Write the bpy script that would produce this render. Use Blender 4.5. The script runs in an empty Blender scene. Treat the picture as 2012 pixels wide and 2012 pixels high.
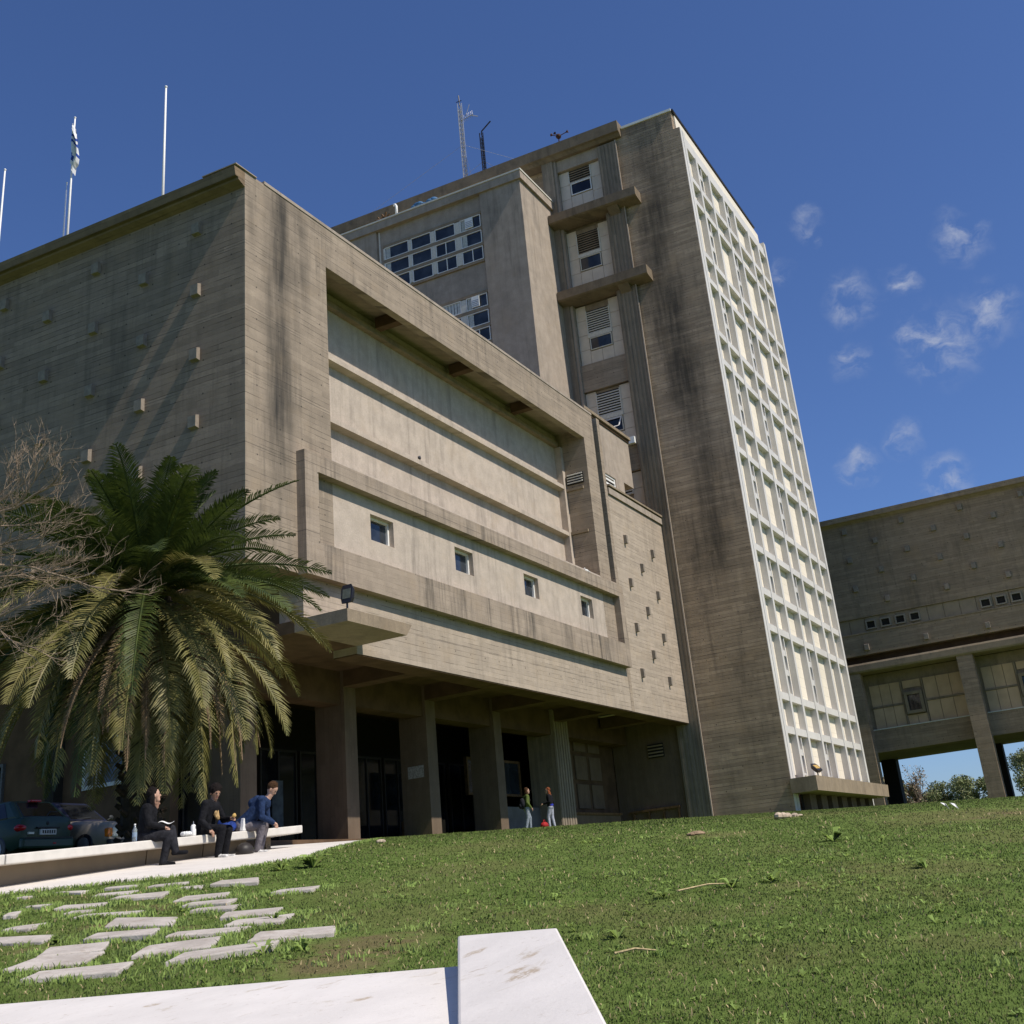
import bpy, bmesh, math, random
import numpy as np
from mathutils import Vector, Matrix
random.seed(7); rng = np.random.default_rng(7)
scene = bpy.context.scene
COL = scene.collection
R = math.radians

# ------------------------------------------------------------------ camera
cam = bpy.data.cameras.new("camera"); cam_ob = bpy.data.objects.new("camera", cam); COL.objects.link(cam_ob)
cam.sensor_width = 36.0; cam.lens = 36.0*2312.36/2012.0
cam.shift_x = (1006-1127.97)/2012.0; cam.shift_y = (797.72-1006)/2012.0
cam.clip_start = 0.1; cam.clip_end = 6000
right = Vector((0.42981482, -0.89649034, -0.10753736)); down = Vector((0.30187036, 0.25492282, -0.91863412)); fwd = Vector((0.85096034, 0.36238022, 0.38019346))
CAM = Vector((-28.6135, -24.0, -2.5435))
M = Matrix((right, -down, -fwd)).transposed().to_4x4(); M.translation = CAM
cam_ob.matrix_world = M
scene.camera = cam_ob

# ------------------------------------------------------------------ light
SUN_TRAVEL = Vector((0.056, 1.0, -1.24)).normalized()
to_sun = -SUN_TRAVEL
elev = math.asin(to_sun.z); azim = math.atan2(to_sun.x, to_sun.y)
world = bpy.data.worlds.new("World"); scene.world = world; world.use_nodes = True
wn = world.node_tree.nodes; wl = world.node_tree.links
for n in list(wn): wn.remove(n)
w_out = wn.new("ShaderNodeOutputWorld"); w_bg = wn.new("ShaderNodeBackground"); w_bg.inputs[1].default_value = 0.075
sky = wn.new("ShaderNodeTexSky"); sky.sky_type = 'NISHITA'; sky.sun_disc = False
sky.sun_elevation = elev; sky.sun_rotation = azim; sky.altitude = 300; sky.air_density = 1.0; sky.dust_density = 0.6; sky.ozone_density = 3.0
CLOUDS = [(0.8719, 0.1733, 0.458, 0.0121), (0.861, 0.1427, 0.4882, 0.0138), (0.8711, 0.1346, 0.4723, 0.0061), (0.897, 0.1247, 0.4242, 0.0238), (0.8998, 0.0831, 0.4283, 0.0138), (0.8937, 0.0309, 0.4476, 0.0238), (0.92, 0.0236, 0.3911, 0.026), (0.9233, 0.0695, 0.3778, 0.0346), (0.9165, 0.0883, 0.3902, 0.0138), (0.9146, 0.1409, 0.3789, 0.0173), (0.943, 0.1142, 0.3124, 0.0164), (0.9421, 0.1528, 0.2984, 0.0195), (0.9576, 0.0902, 0.2737, 0.026)]
tc = wn.new("ShaderNodeTexCoord")
warp = wn.new("ShaderNodeTexNoise"); warp.inputs["Scale"].default_value = 38; warp.inputs["Detail"].default_value = 4
wl.new(tc.outputs["Generated"], warp.inputs["Vector"])
wsub = wn.new("ShaderNodeVectorMath"); wsub.operation = 'SUBTRACT'; wl.new(warp.outputs["Color"], wsub.inputs[0]); wsub.inputs[1].default_value = (.5, .5, .5)
wsc = wn.new("ShaderNodeVectorMath"); wsc.operation = 'SCALE'; wl.new(wsub.outputs[0], wsc.inputs[0]); wsc.inputs["Scale"].default_value = 0.03
wadd = wn.new("ShaderNodeVectorMath"); wadd.operation = 'ADD'; wl.new(tc.outputs["Generated"], wadd.inputs[0]); wl.new(wsc.outputs[0], wadd.inputs[1])
acc = None
for cx, cy, cz, cr in CLOUDS:
    dn = wn.new("ShaderNodeVectorMath"); dn.operation = 'DISTANCE'; wl.new(wadd.outputs[0], dn.inputs[0]); dn.inputs[1].default_value = (cx, cy, cz)
    mr = wn.new("ShaderNodeMapRange"); mr.interpolation_type = 'SMOOTHSTEP'
    mr.inputs[1].default_value = cr*1.25; mr.inputs[2].default_value = 0.0; mr.inputs[3].default_value = 0; mr.inputs[4].default_value = 1
    wl.new(dn.outputs["Value"], mr.inputs[0])
    if acc is None: acc = mr.outputs[0]
    else:
        mx = wn.new("ShaderNodeMath"); mx.operation = 'MAXIMUM'; wl.new(acc, mx.inputs[0]); wl.new(mr.outputs[0], mx.inputs[1]); acc = mx.outputs[0]
wmp = wn.new("ShaderNodeMapping"); wmp.inputs["Rotation"].default_value = (0, 0.5, 0.4); wmp.inputs["Scale"].default_value = (1, .75, 1.35); wl.new(wadd.outputs[0], wmp.inputs[0])
cn = wn.new("ShaderNodeTexNoise"); cn.inputs["Scale"].default_value = 48; cn.inputs["Detail"].default_value = 8; cn.inputs["Roughness"].default_value = .58; cn.inputs["Distortion"].default_value = .35
wl.new(wmp.outputs[0], cn.inputs["Vector"])
crr = wn.new("ShaderNodeMapRange"); crr.interpolation_type = 'SMOOTHSTEP'; crr.inputs[1].default_value = .37; crr.inputs[2].default_value = .8; wl.new(cn.outputs[0], crr.inputs[0])
cml = wn.new("ShaderNodeMath"); cml.operation = 'MULTIPLY'; wl.new(acc, cml.inputs[0]); wl.new(crr.outputs[0], cml.inputs[1])
cm2 = wn.new("ShaderNodeMath"); cm2.operation = 'MULTIPLY'; wl.new(cml.outputs[0], cm2.inputs[0]); cm2.inputs[1].default_value = .95; cm2.use_clamp = True
skt = wn.new("ShaderNodeMix"); skt.data_type = 'RGBA'; skt.blend_type = 'MULTIPLY'; skt.inputs[0].default_value = 1.0
wl.new(sky.outputs[0], skt.inputs[6]); skt.inputs[7].default_value = (0.91, 1.12, 1.58, 1)
cmx = wn.new("ShaderNodeMix"); cmx.data_type = 'RGBA'; wl.new(cm2.outputs[0], cmx.inputs[0]); wl.new(skt.outputs[2], cmx.inputs[6]); cmx.inputs[7].default_value = (6.0, 6.6, 8.2, 1)
wl.new(cmx.outputs[2], w_bg.inputs[0]); wl.new(w_bg.outputs[0], w_out.inputs[0])
sun = bpy.data.lights.new("sun", 'SUN'); sun.energy = 5.0; sun.angle = R(0.53); sun.color = (1.0, 0.93, 0.82)
sun_ob = bpy.data.objects.new("sun", sun); COL.objects.link(sun_ob)
sun_ob.rotation_euler = SUN_TRAVEL.to_track_quat('-Z', 'Y').to_euler(); sun_ob.location = (0, -60, 90)
scene.view_settings.view_transform = 'Standard'; scene.view_settings.look = 'None'
scene.view_settings.exposure = 0.0; scene.view_settings.gamma = 1.0; scene.view_settings.use_curve_mapping = False

# ------------------------------------------------------------------ helpers
class MB:
    def __init__(s): s.v = []; s.f = []; s.mi = []; s.m = 0
    def add(s, vs, fs):
        o = len(s.v); s.v.extend([tuple(p) for p in vs]); s.f.extend([tuple(i+o for i in f) for f in fs]); s.mi.extend([s.m]*len(fs)); return s
    def box(s, x0, x1, y0, y1, z0, z1):
        return s.add([(x0,y0,z0),(x1,y0,z0),(x1,y1,z0),(x0,y1,z0),(x0,y0,z1),(x1,y0,z1),(x1,y1,z1),(x0,y1,z1)],
                     [(0,3,2,1),(4,5,6,7),(0,1,5,4),(1,2,6,5),(2,3,7,6),(3,0,4,7)])
    def prism(s, poly, axis, a, b):
        n = len(poly)
        def pt(p, t): return {'x': (t, p[0], p[1]), 'y': (p[0], t, p[1]), 'z': (p[0], p[1], t)}[axis]
        vs = [pt(p, a) for p in poly] + [pt(p, b) for p in poly]
        fs = [tuple(range(n))[::-1], tuple(range(n, 2*n))] + [(i, (i+1) % n, n+(i+1) % n, n+i) for i in range(n)]
        return s.add(vs, fs)
    def hexa(s, bot, top):      # two quads of 3-D points
        return s.add(list(bot)+list(top), [(3,2,1,0),(4,5,6,7),(0,1,5,4),(1,2,6,5),(2,3,7,6),(3,0,4,7)])
    def tube(s, pts, rad, n=6, cap=True):
        pts = [Vector(p) for p in pts]; rad = rad if hasattr(rad, '__len__') else [rad]*len(pts)
        vs = []; fs = []; prev = None
        for i, p in enumerate(pts):
            d = (pts[min(i+1, len(pts)-1)] - pts[max(i-1, 0)])
            d = d.normalized() if d.length > 1e-9 else Vector((0, 0, 1))
            if prev is None:
                a = Vector((0, 0, 1)) if abs(d.z) < .9 else Vector((1, 0, 0)); u = d.cross(a).normalized()
            else:
                u = prev - d*prev.dot(d); u = u.normalized() if u.length > 1e-6 else d.orthogonal().normalized()
            prev = u; w = d.cross(u)
            for k in range(n):
                t = 2*math.pi*k/n; vs.append(p + (u*math.cos(t) + w*math.sin(t))*rad[i])
        for i in range(len(pts)-1):
            for k in range(n): fs.append((i*n+k, i*n+(k+1) % n, (i+1)*n+(k+1) % n, (i+1)*n+k))
        if cap: fs.append(tuple(range(n))[::-1]); fs.append(tuple(range((len(pts)-1)*n, len(pts)*n)))
        return s.add(vs, fs)
    def ball(s, c, r, seg=12, rings=8, ax=(1, 1, 1)):
        vs = [(c[0], c[1], c[2]-r*ax[2])]; fs = []
        for i in range(1, rings):
            a = -math.pi/2 + math.pi*i/rings
            for k in range(seg):
                t = 2*math.pi*k/seg; vs.append((c[0]+r*ax[0]*math.cos(a)*math.cos(t), c[1]+r*ax[1]*math.cos(a)*math.sin(t), c[2]+r*ax[2]*math.sin(a)))
        vs.append((c[0], c[1], c[2]+r*ax[2])); L = len(vs)-1
        for k in range(seg): fs.append((0, 1+(k+1) % seg, 1+k)); fs.append((L, L-seg+k, L-seg+(k+1) % seg))
        for i in range(rings-2):
            for k in range(seg): fs.append((1+i*seg+k, 1+i*seg+(k+1) % seg, 1+(i+1)*seg+(k+1) % seg, 1+(i+1)*seg+k))
        return s.add(vs, fs)
    def cone(s, a, b, ra, rb, n=12): return s.tube([a, b], [ra, rb], n)
    def xf(s, M):
        s.v = [tuple(M @ Vector(p)) for p in s.v]; return s
    def mesh(s, name, mats=None, smooth=False):
        me = bpy.data.meshes.new(name); me.from_pydata(s.v, [], s.f)
        for m in (mats or []): me.materials.append(m)
        if len(mats or []) > 1: me.polygons.foreach_set("material_index", s.mi)
        if smooth: me.polygons.foreach_set("use_smooth", [True]*len(me.polygons))
        me.update(); return me
    def build(s, name, mat, parent=None, smooth=False, bevel=0, loc=None, label=None):
        mats = mat if isinstance(mat, (list, tuple)) else [mat]
        return link(name, s.mesh(name, mats, smooth), parent, bevel, loc, label)
def link(name, me, parent=None, bevel=0, loc=None, label=None):
    o = bpy.data.objects.new(name, me); COL.objects.link(o)
    if parent is not None: o.parent = parent
    if loc is not None: o.location = loc
    if bevel:
        b = o.modifiers.new("bevel", 'BEVEL'); b.width = bevel; b.segments = 2; b.limit_method = 'ANGLE'
    if label: o["label"] = label
    return o
def tag(o, label, cat, group=None):
    o["label"] = label; o["category"] = cat
    if group: o["group"] = group
    return o
def thing(name, label, cat, loc=(0, 0, 0), rz=0, group=None):
    o = bpy.data.objects.new(name, None); COL.objects.link(o); o.location = loc; o.rotation_euler = (0, 0, rz); o.empty_display_size = .3
    return tag(o, label, cat, group)
def struct(o): o["kind"] = "structure"; return o
def stuff(o): o["kind"] = "stuff"; return o
def B(x0, x1, y0, y1, z0, z1): return MB().box(x0, x1, y0, y1, z0, z1)
def npmesh(name, V, F, mats, smooth=False, mi=None):     # V (n,3), F (m,k) all the same k
    me = bpy.data.meshes.new(name); V = np.asarray(V, np.float32); F = np.asarray(F, np.int32); k = F.shape[1]
    me.vertices.add(len(V)); me.vertices.foreach_set("co", V.ravel())
    me.loops.add(F.size); me.loops.foreach_set("vertex_index", F.ravel())
    me.polygons.add(len(F)); me.polygons.foreach_set("loop_start", np.arange(0, F.size, k, dtype=np.int32))
    for m in mats: me.materials.append(m)
    if mi is not None: me.polygons.foreach_set("material_index", np.asarray(mi, np.int32))
    me.polygons.foreach_set("use_smooth", np.full(len(F), smooth)); me.update(calc_edges=True); return me

# ------------------------------------------------------------------ materials
class NT:
    def __init__(s, name):
        s.mat = bpy.data.materials.new(name); s.mat.use_nodes = True; s.t = s.mat.node_tree
        s.bsdf = s.t.nodes["Principled BSDF"]
        s.geo = s.n("ShaderNodeNewGeometry"); s.sep = s.n("ShaderNodeSeparateXYZ"); s.t.links.new(s.geo.outputs["Position"], s.sep.inputs[0])
        s.x, s.y, s.z = s.sep.outputs
    def n(s, t, **k):
        nd = s.t.nodes.new(t)
        for a, b in k.items(): setattr(nd, a, b)
        return nd
    def put(s, sock, v):
        if isinstance(v, bpy.types.NodeSocket): s.t.links.new(v, sock)
        elif v is not None: sock.default_value = v
    def math(s, op, a, b=None, c=None, clamp=False):
        nd = s.n("ShaderNodeMath", operation=op, use_clamp=clamp); s.put(nd.inputs[0], a)
        if b is not None: s.put(nd.inputs[1], b)
        if c is not None: s.put(nd.inputs[2], c)
        return nd.outputs[0]
    def vec(s, a, b, c):
        nd = s.n("ShaderNodeCombineXYZ"); s.put(nd.inputs[0], a); s.put(nd.inputs[1], b); s.put(nd.inputs[2], c); return nd.outputs[0]
    def noise(s, v, scale, detail=4, rough=.55, dist=0):
        nd = s.n("ShaderNodeTexNoise"); s.put(nd.inputs["Vector"], v); nd.inputs["Scale"].default_value = scale; nd.inputs["Detail"].default_value = detail
        nd.inputs["Roughness"].default_value = rough; nd.inputs["Distortion"].default_value = dist; return nd.outputs[0]
    def white(s, v):
        nd = s.n("ShaderNodeTexWhiteNoise", noise_dimensions='3D'); s.put(nd.inputs["Vector"], v); return nd.outputs["Value"]
    def mr(s, v, a, b, c=0, d=1, smooth=True):
        nd = s.n("ShaderNodeMapRange"); nd.interpolation_type = 'SMOOTHSTEP' if smooth else 'LINEAR'; s.put(nd.inputs[0], v)
        for i, q in enumerate((a, b, c, d)): s.put(nd.inputs[i+1], q)
        return nd.outputs[0]
    def mix(s, f, a, b, blend='MIX'):
        nd = s.n("ShaderNodeMix", data_type='RGBA', blend_type=blend); s.put(nd.inputs[0], f)
        s.put(nd.inputs[6], (*a, 1) if isinstance(a, tuple) and len(a) == 3 else a); s.put(nd.inputs[7], (*b, 1) if isinstance(b, tuple) and len(b) == 3 else b); return nd.outputs[2]
    def bump(s, h, strength=.3, dist=.02):
        nd = s.n("ShaderNodeBump"); s.put(nd.inputs["Height"], h); nd.inputs["Strength"].default_value = strength; nd.inputs["Distance"].default_value = dist
        s.t.links.new(nd.outputs[0], s.bsdf.inputs["Normal"])
    def fin(s, col, rough=.85, spec=.3, metal=0):
        s.put(s.bsdf.inputs["Base Color"], (*col, 1) if isinstance(col, tuple) and len(col) == 3 else col); s.put(s.bsdf.inputs["Roughness"], rough)
        s.bsdf.inputs["Specular IOR Level"].default_value = spec; s.bsdf.inputs["Metallic"].default_value = metal; return s.mat
def plain(name, col, rough=.6, spec=.4, metal=0, var=.15, scale=9):
    m = NT(name)
    f = m.mr(m.noise(m.geo.outputs["Position"], scale, 5), .3, .7)
    a = tuple(c*(1-var) for c in col); b = tuple(min(1, c*(1+var)) for c in col)
    return m.fin(m.mix(f, a, b), rough, spec, metal)
def concrete(name, col, boards='h', pitch=.2, contrast=.22, streak=.45, blotch=.35, blotch_scale=.3, band=None, top_dirt=None, groove=.55, warm=(.86, .8, .7), bump=.35):
    m = NT(name); P = m.geo.outputs["Position"]
    h = m.math('ADD', m.x, m.y)
    fine = m.noise(P, 14, 6, .65); mid = m.noise(P, 1.7, 5, .6)
    c = m.mix(m.mr(mid, .3, .7), tuple(q*.88 for q in col), tuple(q*1.1 for q in col))
    c = m.mix(m.mr(fine, .25, .75, 0, .35), c, tuple(q*.55 for q in col))
    hgt = fine
    if boards:
        u, w = (m.z, h) if boards == 'h' else (h, m.z)
        un = m.math('MULTIPLY_ADD', m.noise(m.vec(w, 0, 0), .35, 2), .05, u)
        q = m.math('DIVIDE', un, pitch); idx = m.math('FLOOR', q); fr = m.math('SUBTRACT', q, idx)
        r0 = m.white(m.vec(idx, 3.3, 0))
        seg = m.math('FLOOR', m.math('ADD', m.math('DIVIDE', w, 2.9), m.math('MULTIPLY', r0, 7.0)))
        rb = m.white(m.vec(idx, seg, 1.7))
        c = m.mix(m.math('MULTIPLY', rb, contrast*2.1), c, tuple(q_*.42 for q_ in col))
        c = m.mix(m.mr(rb, .75, 1, 0, .3), c, tuple(min(1, q_*1.35) for q_ in col))
        gr = m.math('LESS_THAN', fr, .11)
        gn = m.mr(m.noise(m.vec(m.math('MULTIPLY', w, .5), m.math('MULTIPLY', idx, 5.1), 0), 1.3, 3), .42, .62)
        g = m.math('MULTIPLY', gr, gn)
        c = m.mix(m.math('MULTIPLY', g, groove), c, tuple(q_*.22 for q_ in col))
        grain = m.noise(m.vec(m.math('MULTIPLY', w, .9), m.math('MULTIPLY', u, 26), 0), 2.2, 4, .6)
        c = m.mix(m.mr(grain, .35, .75, 0, .35), c, tuple(q_*.62 for q_ in col))
        hgt = m.math('SUBTRACT', m.math('ADD', m.math('MULTIPLY', rb, .5), m.math('MULTIPLY', grain, .4)), m.math('MULTIPLY', gr, .8))
    if boards == 'h':      # pour joints and tie holes
        jz = m.math('FRACT', m.math('DIVIDE', m.math('ADD', m.z, .35), 2.52)); jl = m.math('MULTIPLY', m.math('LESS_THAN', jz, .014), m.mr(m.noise(P, .7, 3), .35, .6, .15, .8))
        c = m.mix(m.math('MULTIPLY', jl, .6), c, (.05, .045, .04))
        hx = m.math('SUBTRACT', m.math('FRACT', m.math('DIVIDE', h, 1.21)), .5); hz_ = m.math('SUBTRACT', m.math('FRACT', m.math('DIVIDE', m.z, 1.26)), .5)
        rr2 = m.math('ADD', m.math('MULTIPLY', m.math('MULTIPLY', hx, hx), 1.46), m.math('MULTIPLY', m.math('MULTIPLY', hz_, hz_), 1.59))
        c = m.mix(m.math('MULTIPLY', m.math('LESS_THAN', rr2, .0011), .75), c, (.03, .028, .025))
    st = m.noise(m.vec(m.math('MULTIPLY', h, 1.5), m.math('MULTIPLY', m.z, .1), 0), 1.6, 6, .68)
    st2 = m.noise(m.vec(m.math('MULTIPLY', h, .3), m.math('MULTIPLY', m.z, .12), 4), 1.1, 4, .6)
    sf = m.math('MULTIPLY', m.mr(st, .44, .72), m.mr(st2, .36, .66, .1, 1))
    c = m.mix(m.math('MULTIPLY', sf, streak), c, (.035, .033, .03))
    bl = m.noise(m.vec(m.x, m.y, m.math('MULTIPLY', m.z, .6)), blotch_scale, 7, .66)
    c = m.mix(m.mr(bl, .48, .78, 0, blotch), c, (.05, .046, .04))
    c = m.mix(m.mr(m.noise(P, .8, 4), .5, .75, 0, .35), c, tuple(q*w_ for q, w_ in zip(col, warm)))
    for bd in (band or []):       # (axis, centre, half width, zlow, zhigh, strength): water stain with a shape of its own
        ax, ce, hw, z0, z1, k = bd
        a = {'x': m.x, 'y': m.y}[ax]
        wob = m.math('MULTIPLY_ADD', m.noise(m.vec(m.math('MULTIPLY', m.z, .14), 1, ce), 1.1, 3), hw*.9, a)
        d = m.math('ABSOLUTE', m.math('SUBTRACT', wob, ce+hw*.45))
        e = m.math('MULTIPLY', m.mr(d, hw*1.25, hw*.1), m.mr(m.z, z0, z0+4.5)); e = m.math('MULTIPLY', e, m.mr(m.z, z1+1.5, z1-1.5))
        e = m.math('MULTIPLY', e, m.mr(m.noise(m.vec(m.math('MULTIPLY', h, 2.6), m.math('MULTIPLY', m.z, .22), 9), 1.2, 6, .6), .2, .7, .3, 1))
        e = m.math('MULTIPLY', e, m.mr(m.noise(m.vec(m.math('MULTIPLY', h, .35), m.math('MULTIPLY', m.z, .3), ce), 1.0, 4, .6), .3, .6, .35, 1))
        c = m.mix(m.math('MULTIPLY', e, k), c, (.03, .029, .027))
    m.bump(hgt, bump, .03)
    return m.fin(c, .9, .2)

C0 = (.335, .285, .22)
M_front = concrete("concrete_boarded_front", (.385, .31, .235), 'h', .21, .22, .5, .25, groove=.8, band=[('x', 1.75, .95, 9.5, 23.5, 1.0), ('x', 2.0, .5, 12, 23.5, .8), ('x', 3.1, .6, 16, 23, .7), ('x', .35, .25, 18, 22.4, .5)])
M_left = concrete("concrete_boarded_left", (.37, .282, .21), 'h', .21, .34, .4, .4, bump=1.0, groove=.85)
M_tower = concrete("concrete_boarded_tower", (.53, .40, .28), 'h', .2, .4, .5, .55, .34, band=[('y', -2.6, 1.3, 22, 42, .72), ('y', -3.3, 1.2, 12, 36, .75), ('y', -1.7, .7, 28, 41, .6), ('y', -3.0, 1.6, 38, 47.5, .6)], bump=1.0, groove=.85)
M_low = concrete("concrete_boarded_low", (.475, .39, .305), 'h', .2, .2, .3, .12, groove=.75)
M_vert = concrete("concrete_vertical_boards", (.32, .26, .195), 'v', .17, .28, .35, .3)
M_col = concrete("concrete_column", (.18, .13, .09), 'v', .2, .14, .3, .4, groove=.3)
M_frame = concrete("concrete_frame", (.385, .31, .24), 'h', .2, .1, .95, .3, groove=.25)
M_smooth = concrete("concrete_smooth", (.50, .42, .345), None, streak=.4, blotch=.08)
M_slab = concrete("concrete_slab", (.30, .235, .165), None, streak=.5, blotch=.5, blotch_scale=.8)
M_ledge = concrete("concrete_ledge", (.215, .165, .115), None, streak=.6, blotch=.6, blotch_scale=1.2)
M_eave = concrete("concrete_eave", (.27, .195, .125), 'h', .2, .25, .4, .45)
M_block = concrete("concrete_block", (.39, .325, .265), None, streak=.45, blotch=.25, blotch_scale=.25)
M_annex = concrete("concrete_annex", (.40, .295, .205), 'h', .21, .28, .35, .4, bump=.6)
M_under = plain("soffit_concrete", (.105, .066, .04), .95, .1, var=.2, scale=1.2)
M_dark = plain("near_black", (.022, .019, .016), .8, .2)  # near-black for interiors, and for shade painted into gaps and niches
M_peg = plain("peg_concrete", (.25, .21, .17), .9, .2, var=.15, scale=5)
M_white = plain("white_paint", (.78, .77, .74), .5, .4, var=.05)
M_frm = plain("window_frame_cream", (.6, .57, .5), .6, .3, var=.1)
M_tile = plain("pale_tile", (.60, .52, .42), .55, .35, var=.07, scale=1.5)
M_grey = plain("grey_metal", (.35, .35, .36), .4, .5, .6)
M_blk = plain("black_metal", (.015, .015, .02), .35, .5)
M_brown = plain("brown_wood", (.13, .075, .035), .7, .2, var=.3, scale=6)
def glass(name, col, rough=.06):
    m = NT(name); m.bsdf.inputs["IOR"].default_value = 1.5
    f = m.mr(m.noise(m.geo.outputs["Position"], .9, 3), .35, .65)
    return m.fin(m.mix(f, tuple(c*.6 for c in col), tuple(c*1.4 for c in col)), rough, .5)
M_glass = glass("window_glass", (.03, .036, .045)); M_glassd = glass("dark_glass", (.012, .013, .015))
# pale screen panels and ribs of the tower
def screen_mat(name, col, joint):
    m = NT(name); P = m.geo.outputs["Position"]
    c = m.mix(m.mr(m.noise(P, .5, 5, .6), .3, .7), tuple(q*.92 for q in col), tuple(q*1.05 for q in col))
    st = m.noise(m.vec(m.math('MULTIPLY', m.x, 2.6), m.math('MULTIPLY', m.z, .12), 0), 2, 5, .65)
    c = m.mix(m.mr(st, .52, .85, 0, .4), c, tuple(q*.5 for q in col))
    if joint:
        fr = m.math('FRACT', m.math('DIVIDE', m.z, .62)); c = m.mix(m.math('MULTIPLY', m.math('LESS_THAN', fr, .05), .35), c, tuple(q*.45 for q in col))
        rb = m.white(m.vec(m.math('FLOOR', m.math('DIVIDE', m.z, .62)), m.math('FLOOR', m.math('DIVIDE', m.x, 2.6)), 0)); c = m.mix(m.math('MULTIPLY', rb, .12), c, tuple(q*.6 for q in col))
    m.bump(m.noise(P, 9, 4), .15, .01)
    return m.fin(c, .7, .3)
M_panel = screen_mat("screen_panel_cream", (.80, .72, .595), True)
M_rib = screen_mat("screen_rib_pale", (.60, .575, .545), False)
# lawn: colour shared by the ground sheet and the blades
def lawn_colour(m):
    P = m.geo.outputs["Position"]; p2 = m.vec(m.x, m.y, 0)
    big = m.noise(p2, .32, 6, .66, .4); sm = m.noise(p2, 2.6, 5, .65); fine = m.noise(p2, 19, 4, .7)
    c = m.mix(m.mr(sm, .3, .7), (.08, .13, .024), (.155, .215, .052))
    dry = m.math('ADD', m.math('MULTIPLY', m.mr(big, .5, .72), .75), m.math('MULTIPLY', m.mr(sm, .55, .75), .35))
    for (cx, cy, r, k) in DIRT:
        d = m.n("ShaderNodeVectorMath", operation='DISTANCE'); m.t.links.new(p2, d.inputs[0]); d.inputs[1].default_value = (cx, cy, 0)
        dd = m.math('MULTIPLY_ADD', m.math('SUBTRACT', sm, .5), r*1.6, d.outputs["Value"])
        dry = m.math('ADD', dry, m.mr(dd, r, r*.3, 0, k))
    c = m.mix(m.math('MULTIPLY', dry, .6, clamp=True), c, (.165, .13, .06))
    bare = m.math('MULTIPLY', m.mr(dry, .85, 1.35), m.mr(fine, .35, .6))
    c = m.mix(m.math('MULTIPLY', bare, .8), c, (.19, .125, .08))
    return m.mix(m.mr(fine, .35, .75, 0, .5), c, (.075, .105, .022))
DIRT = [(-17.9, -13.1, .4, 1.1), (-16.8, -12.5, .4, 1.1), (-19.3, -13.5, .35, 1.0), (-18.6, -14.1, .3, 1.0), (-15.6, -11.9, .35, .9), (-17.0, -11.5, .4, .9), (-19.6, -17.3, .8, 1.2), (-18.5, -17.0, .9, 1.2), (-16.9, -16.3, 1.4, .55), (-14.8, -14.6, 1.8, .45), (-16.4, -12.3, .6, 1.0), (-7.4, -16.7, 1.1, .7), (-14.4, -20.0, .6, .8), (-12.7, -21.2, 1.4, .7), (-17.8, -22.3, .8, .6), (-12.3, -14.6, 1.6, .6), (-9, -13, 2, .5), (-17.9, -14.2, .3, 1), (-16.6, -18.2, 1.2, .5), (-4, -20.5, 2.5, .9), (-8.5, -21.8, 1.6, .6), (-2.4, -16.9, 1.6, .6)]
m_ = NT("lawn_ground"); _c = lawn_colour(m_); m_.bump(m_.noise(m_.geo.outputs["Position"], 30, 5, .7), .7, .04); M_ground = m_.fin(_c, .95, .1)
m_ = NT("lawn_blades"); _c = lawn_colour(m_)
oi = m_.white(m_.vec(m_.math('FLOOR', m_.math('MULTIPLY', m_.x, 45)), m_.math('FLOOR', m_.math('MULTIPLY', m_.y, 45)), 0))
_c = m_.mix(m_.math('MULTIPLY', oi, .5), _c, (.13, .19, .04)); _c = m_.mix(m_.mr(oi, .88, .95, 0, .7), _c, (.26, .22, .11)); M_blade = m_.fin(_c, .7, .15); _up = m_.n('ShaderNodeVectorMath', operation='NORMALIZE'); _mixn = m_.n('ShaderNodeVectorMath', operation='MULTIPLY_ADD'); m_.t.links.new(m_.geo.outputs['Normal'], _mixn.inputs[0]); _mixn.inputs[1].default_value = (.35, .35, .35); _mixn.inputs[2].default_value = (0, 0, .8); m_.t.links.new(_mixn.outputs[0], _up.inputs[0]); m_.t.links.new(_up.outputs[0], m_.bsdf.inputs['Normal'])
def translucent(mat, fac):
    t = mat.node_tree; b = t.nodes["Principled BSDF"]; o = t.nodes["Material Output"]; tr = t.nodes.new("ShaderNodeBsdfTranslucent"); mx = t.nodes.new("ShaderNodeMixShader")
    l = b.inputs["Base Color"].links; mx.inputs[0].default_value = fac
    if l: t.links.new(l[0].from_socket, tr.inputs[0])
    t.links.new(b.outputs[0], mx.inputs[1]); t.links.new(tr.outputs[0], mx.inputs[2]); t.links.new(mx.outputs[0], o.inputs[0]); return mat
translucent(M_blade, .25)
def up_normal(mat):
    t = mat.node_tree; c = t.nodes.new('ShaderNodeNewGeometry'); a = t.nodes.new('ShaderNodeVectorMath'); a.operation = 'MULTIPLY_ADD'; b = t.nodes.new('ShaderNodeVectorMath'); b.operation = 'NORMALIZE'; t.links.new(c.outputs['Normal'], a.inputs[0]); a.inputs[1].default_value = (.5, .5, .5); a.inputs[2].default_value = (0, 0, .7); t.links.new(a.outputs[0], b.inputs[0]); t.links.new(b.outputs[0], t.nodes['Principled BSDF'].inputs['Normal']); return mat
M_weed = up_normal(translucent(plain("weed_leaf", (.26, .36, .09), .55, .3, var=.35, scale=3), .35))
CHIPS = [(-23.47, -21.01, .07), (-23.82, -21.47, .06), (-24.02, -21.52, .06), (-24.12, -21.6, .09), (-22.96, -20.31, .05), (-23.66, -20.52, .06), (-23.19, -18.81, .06), (-23.1, -19.6, .05)]
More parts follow.
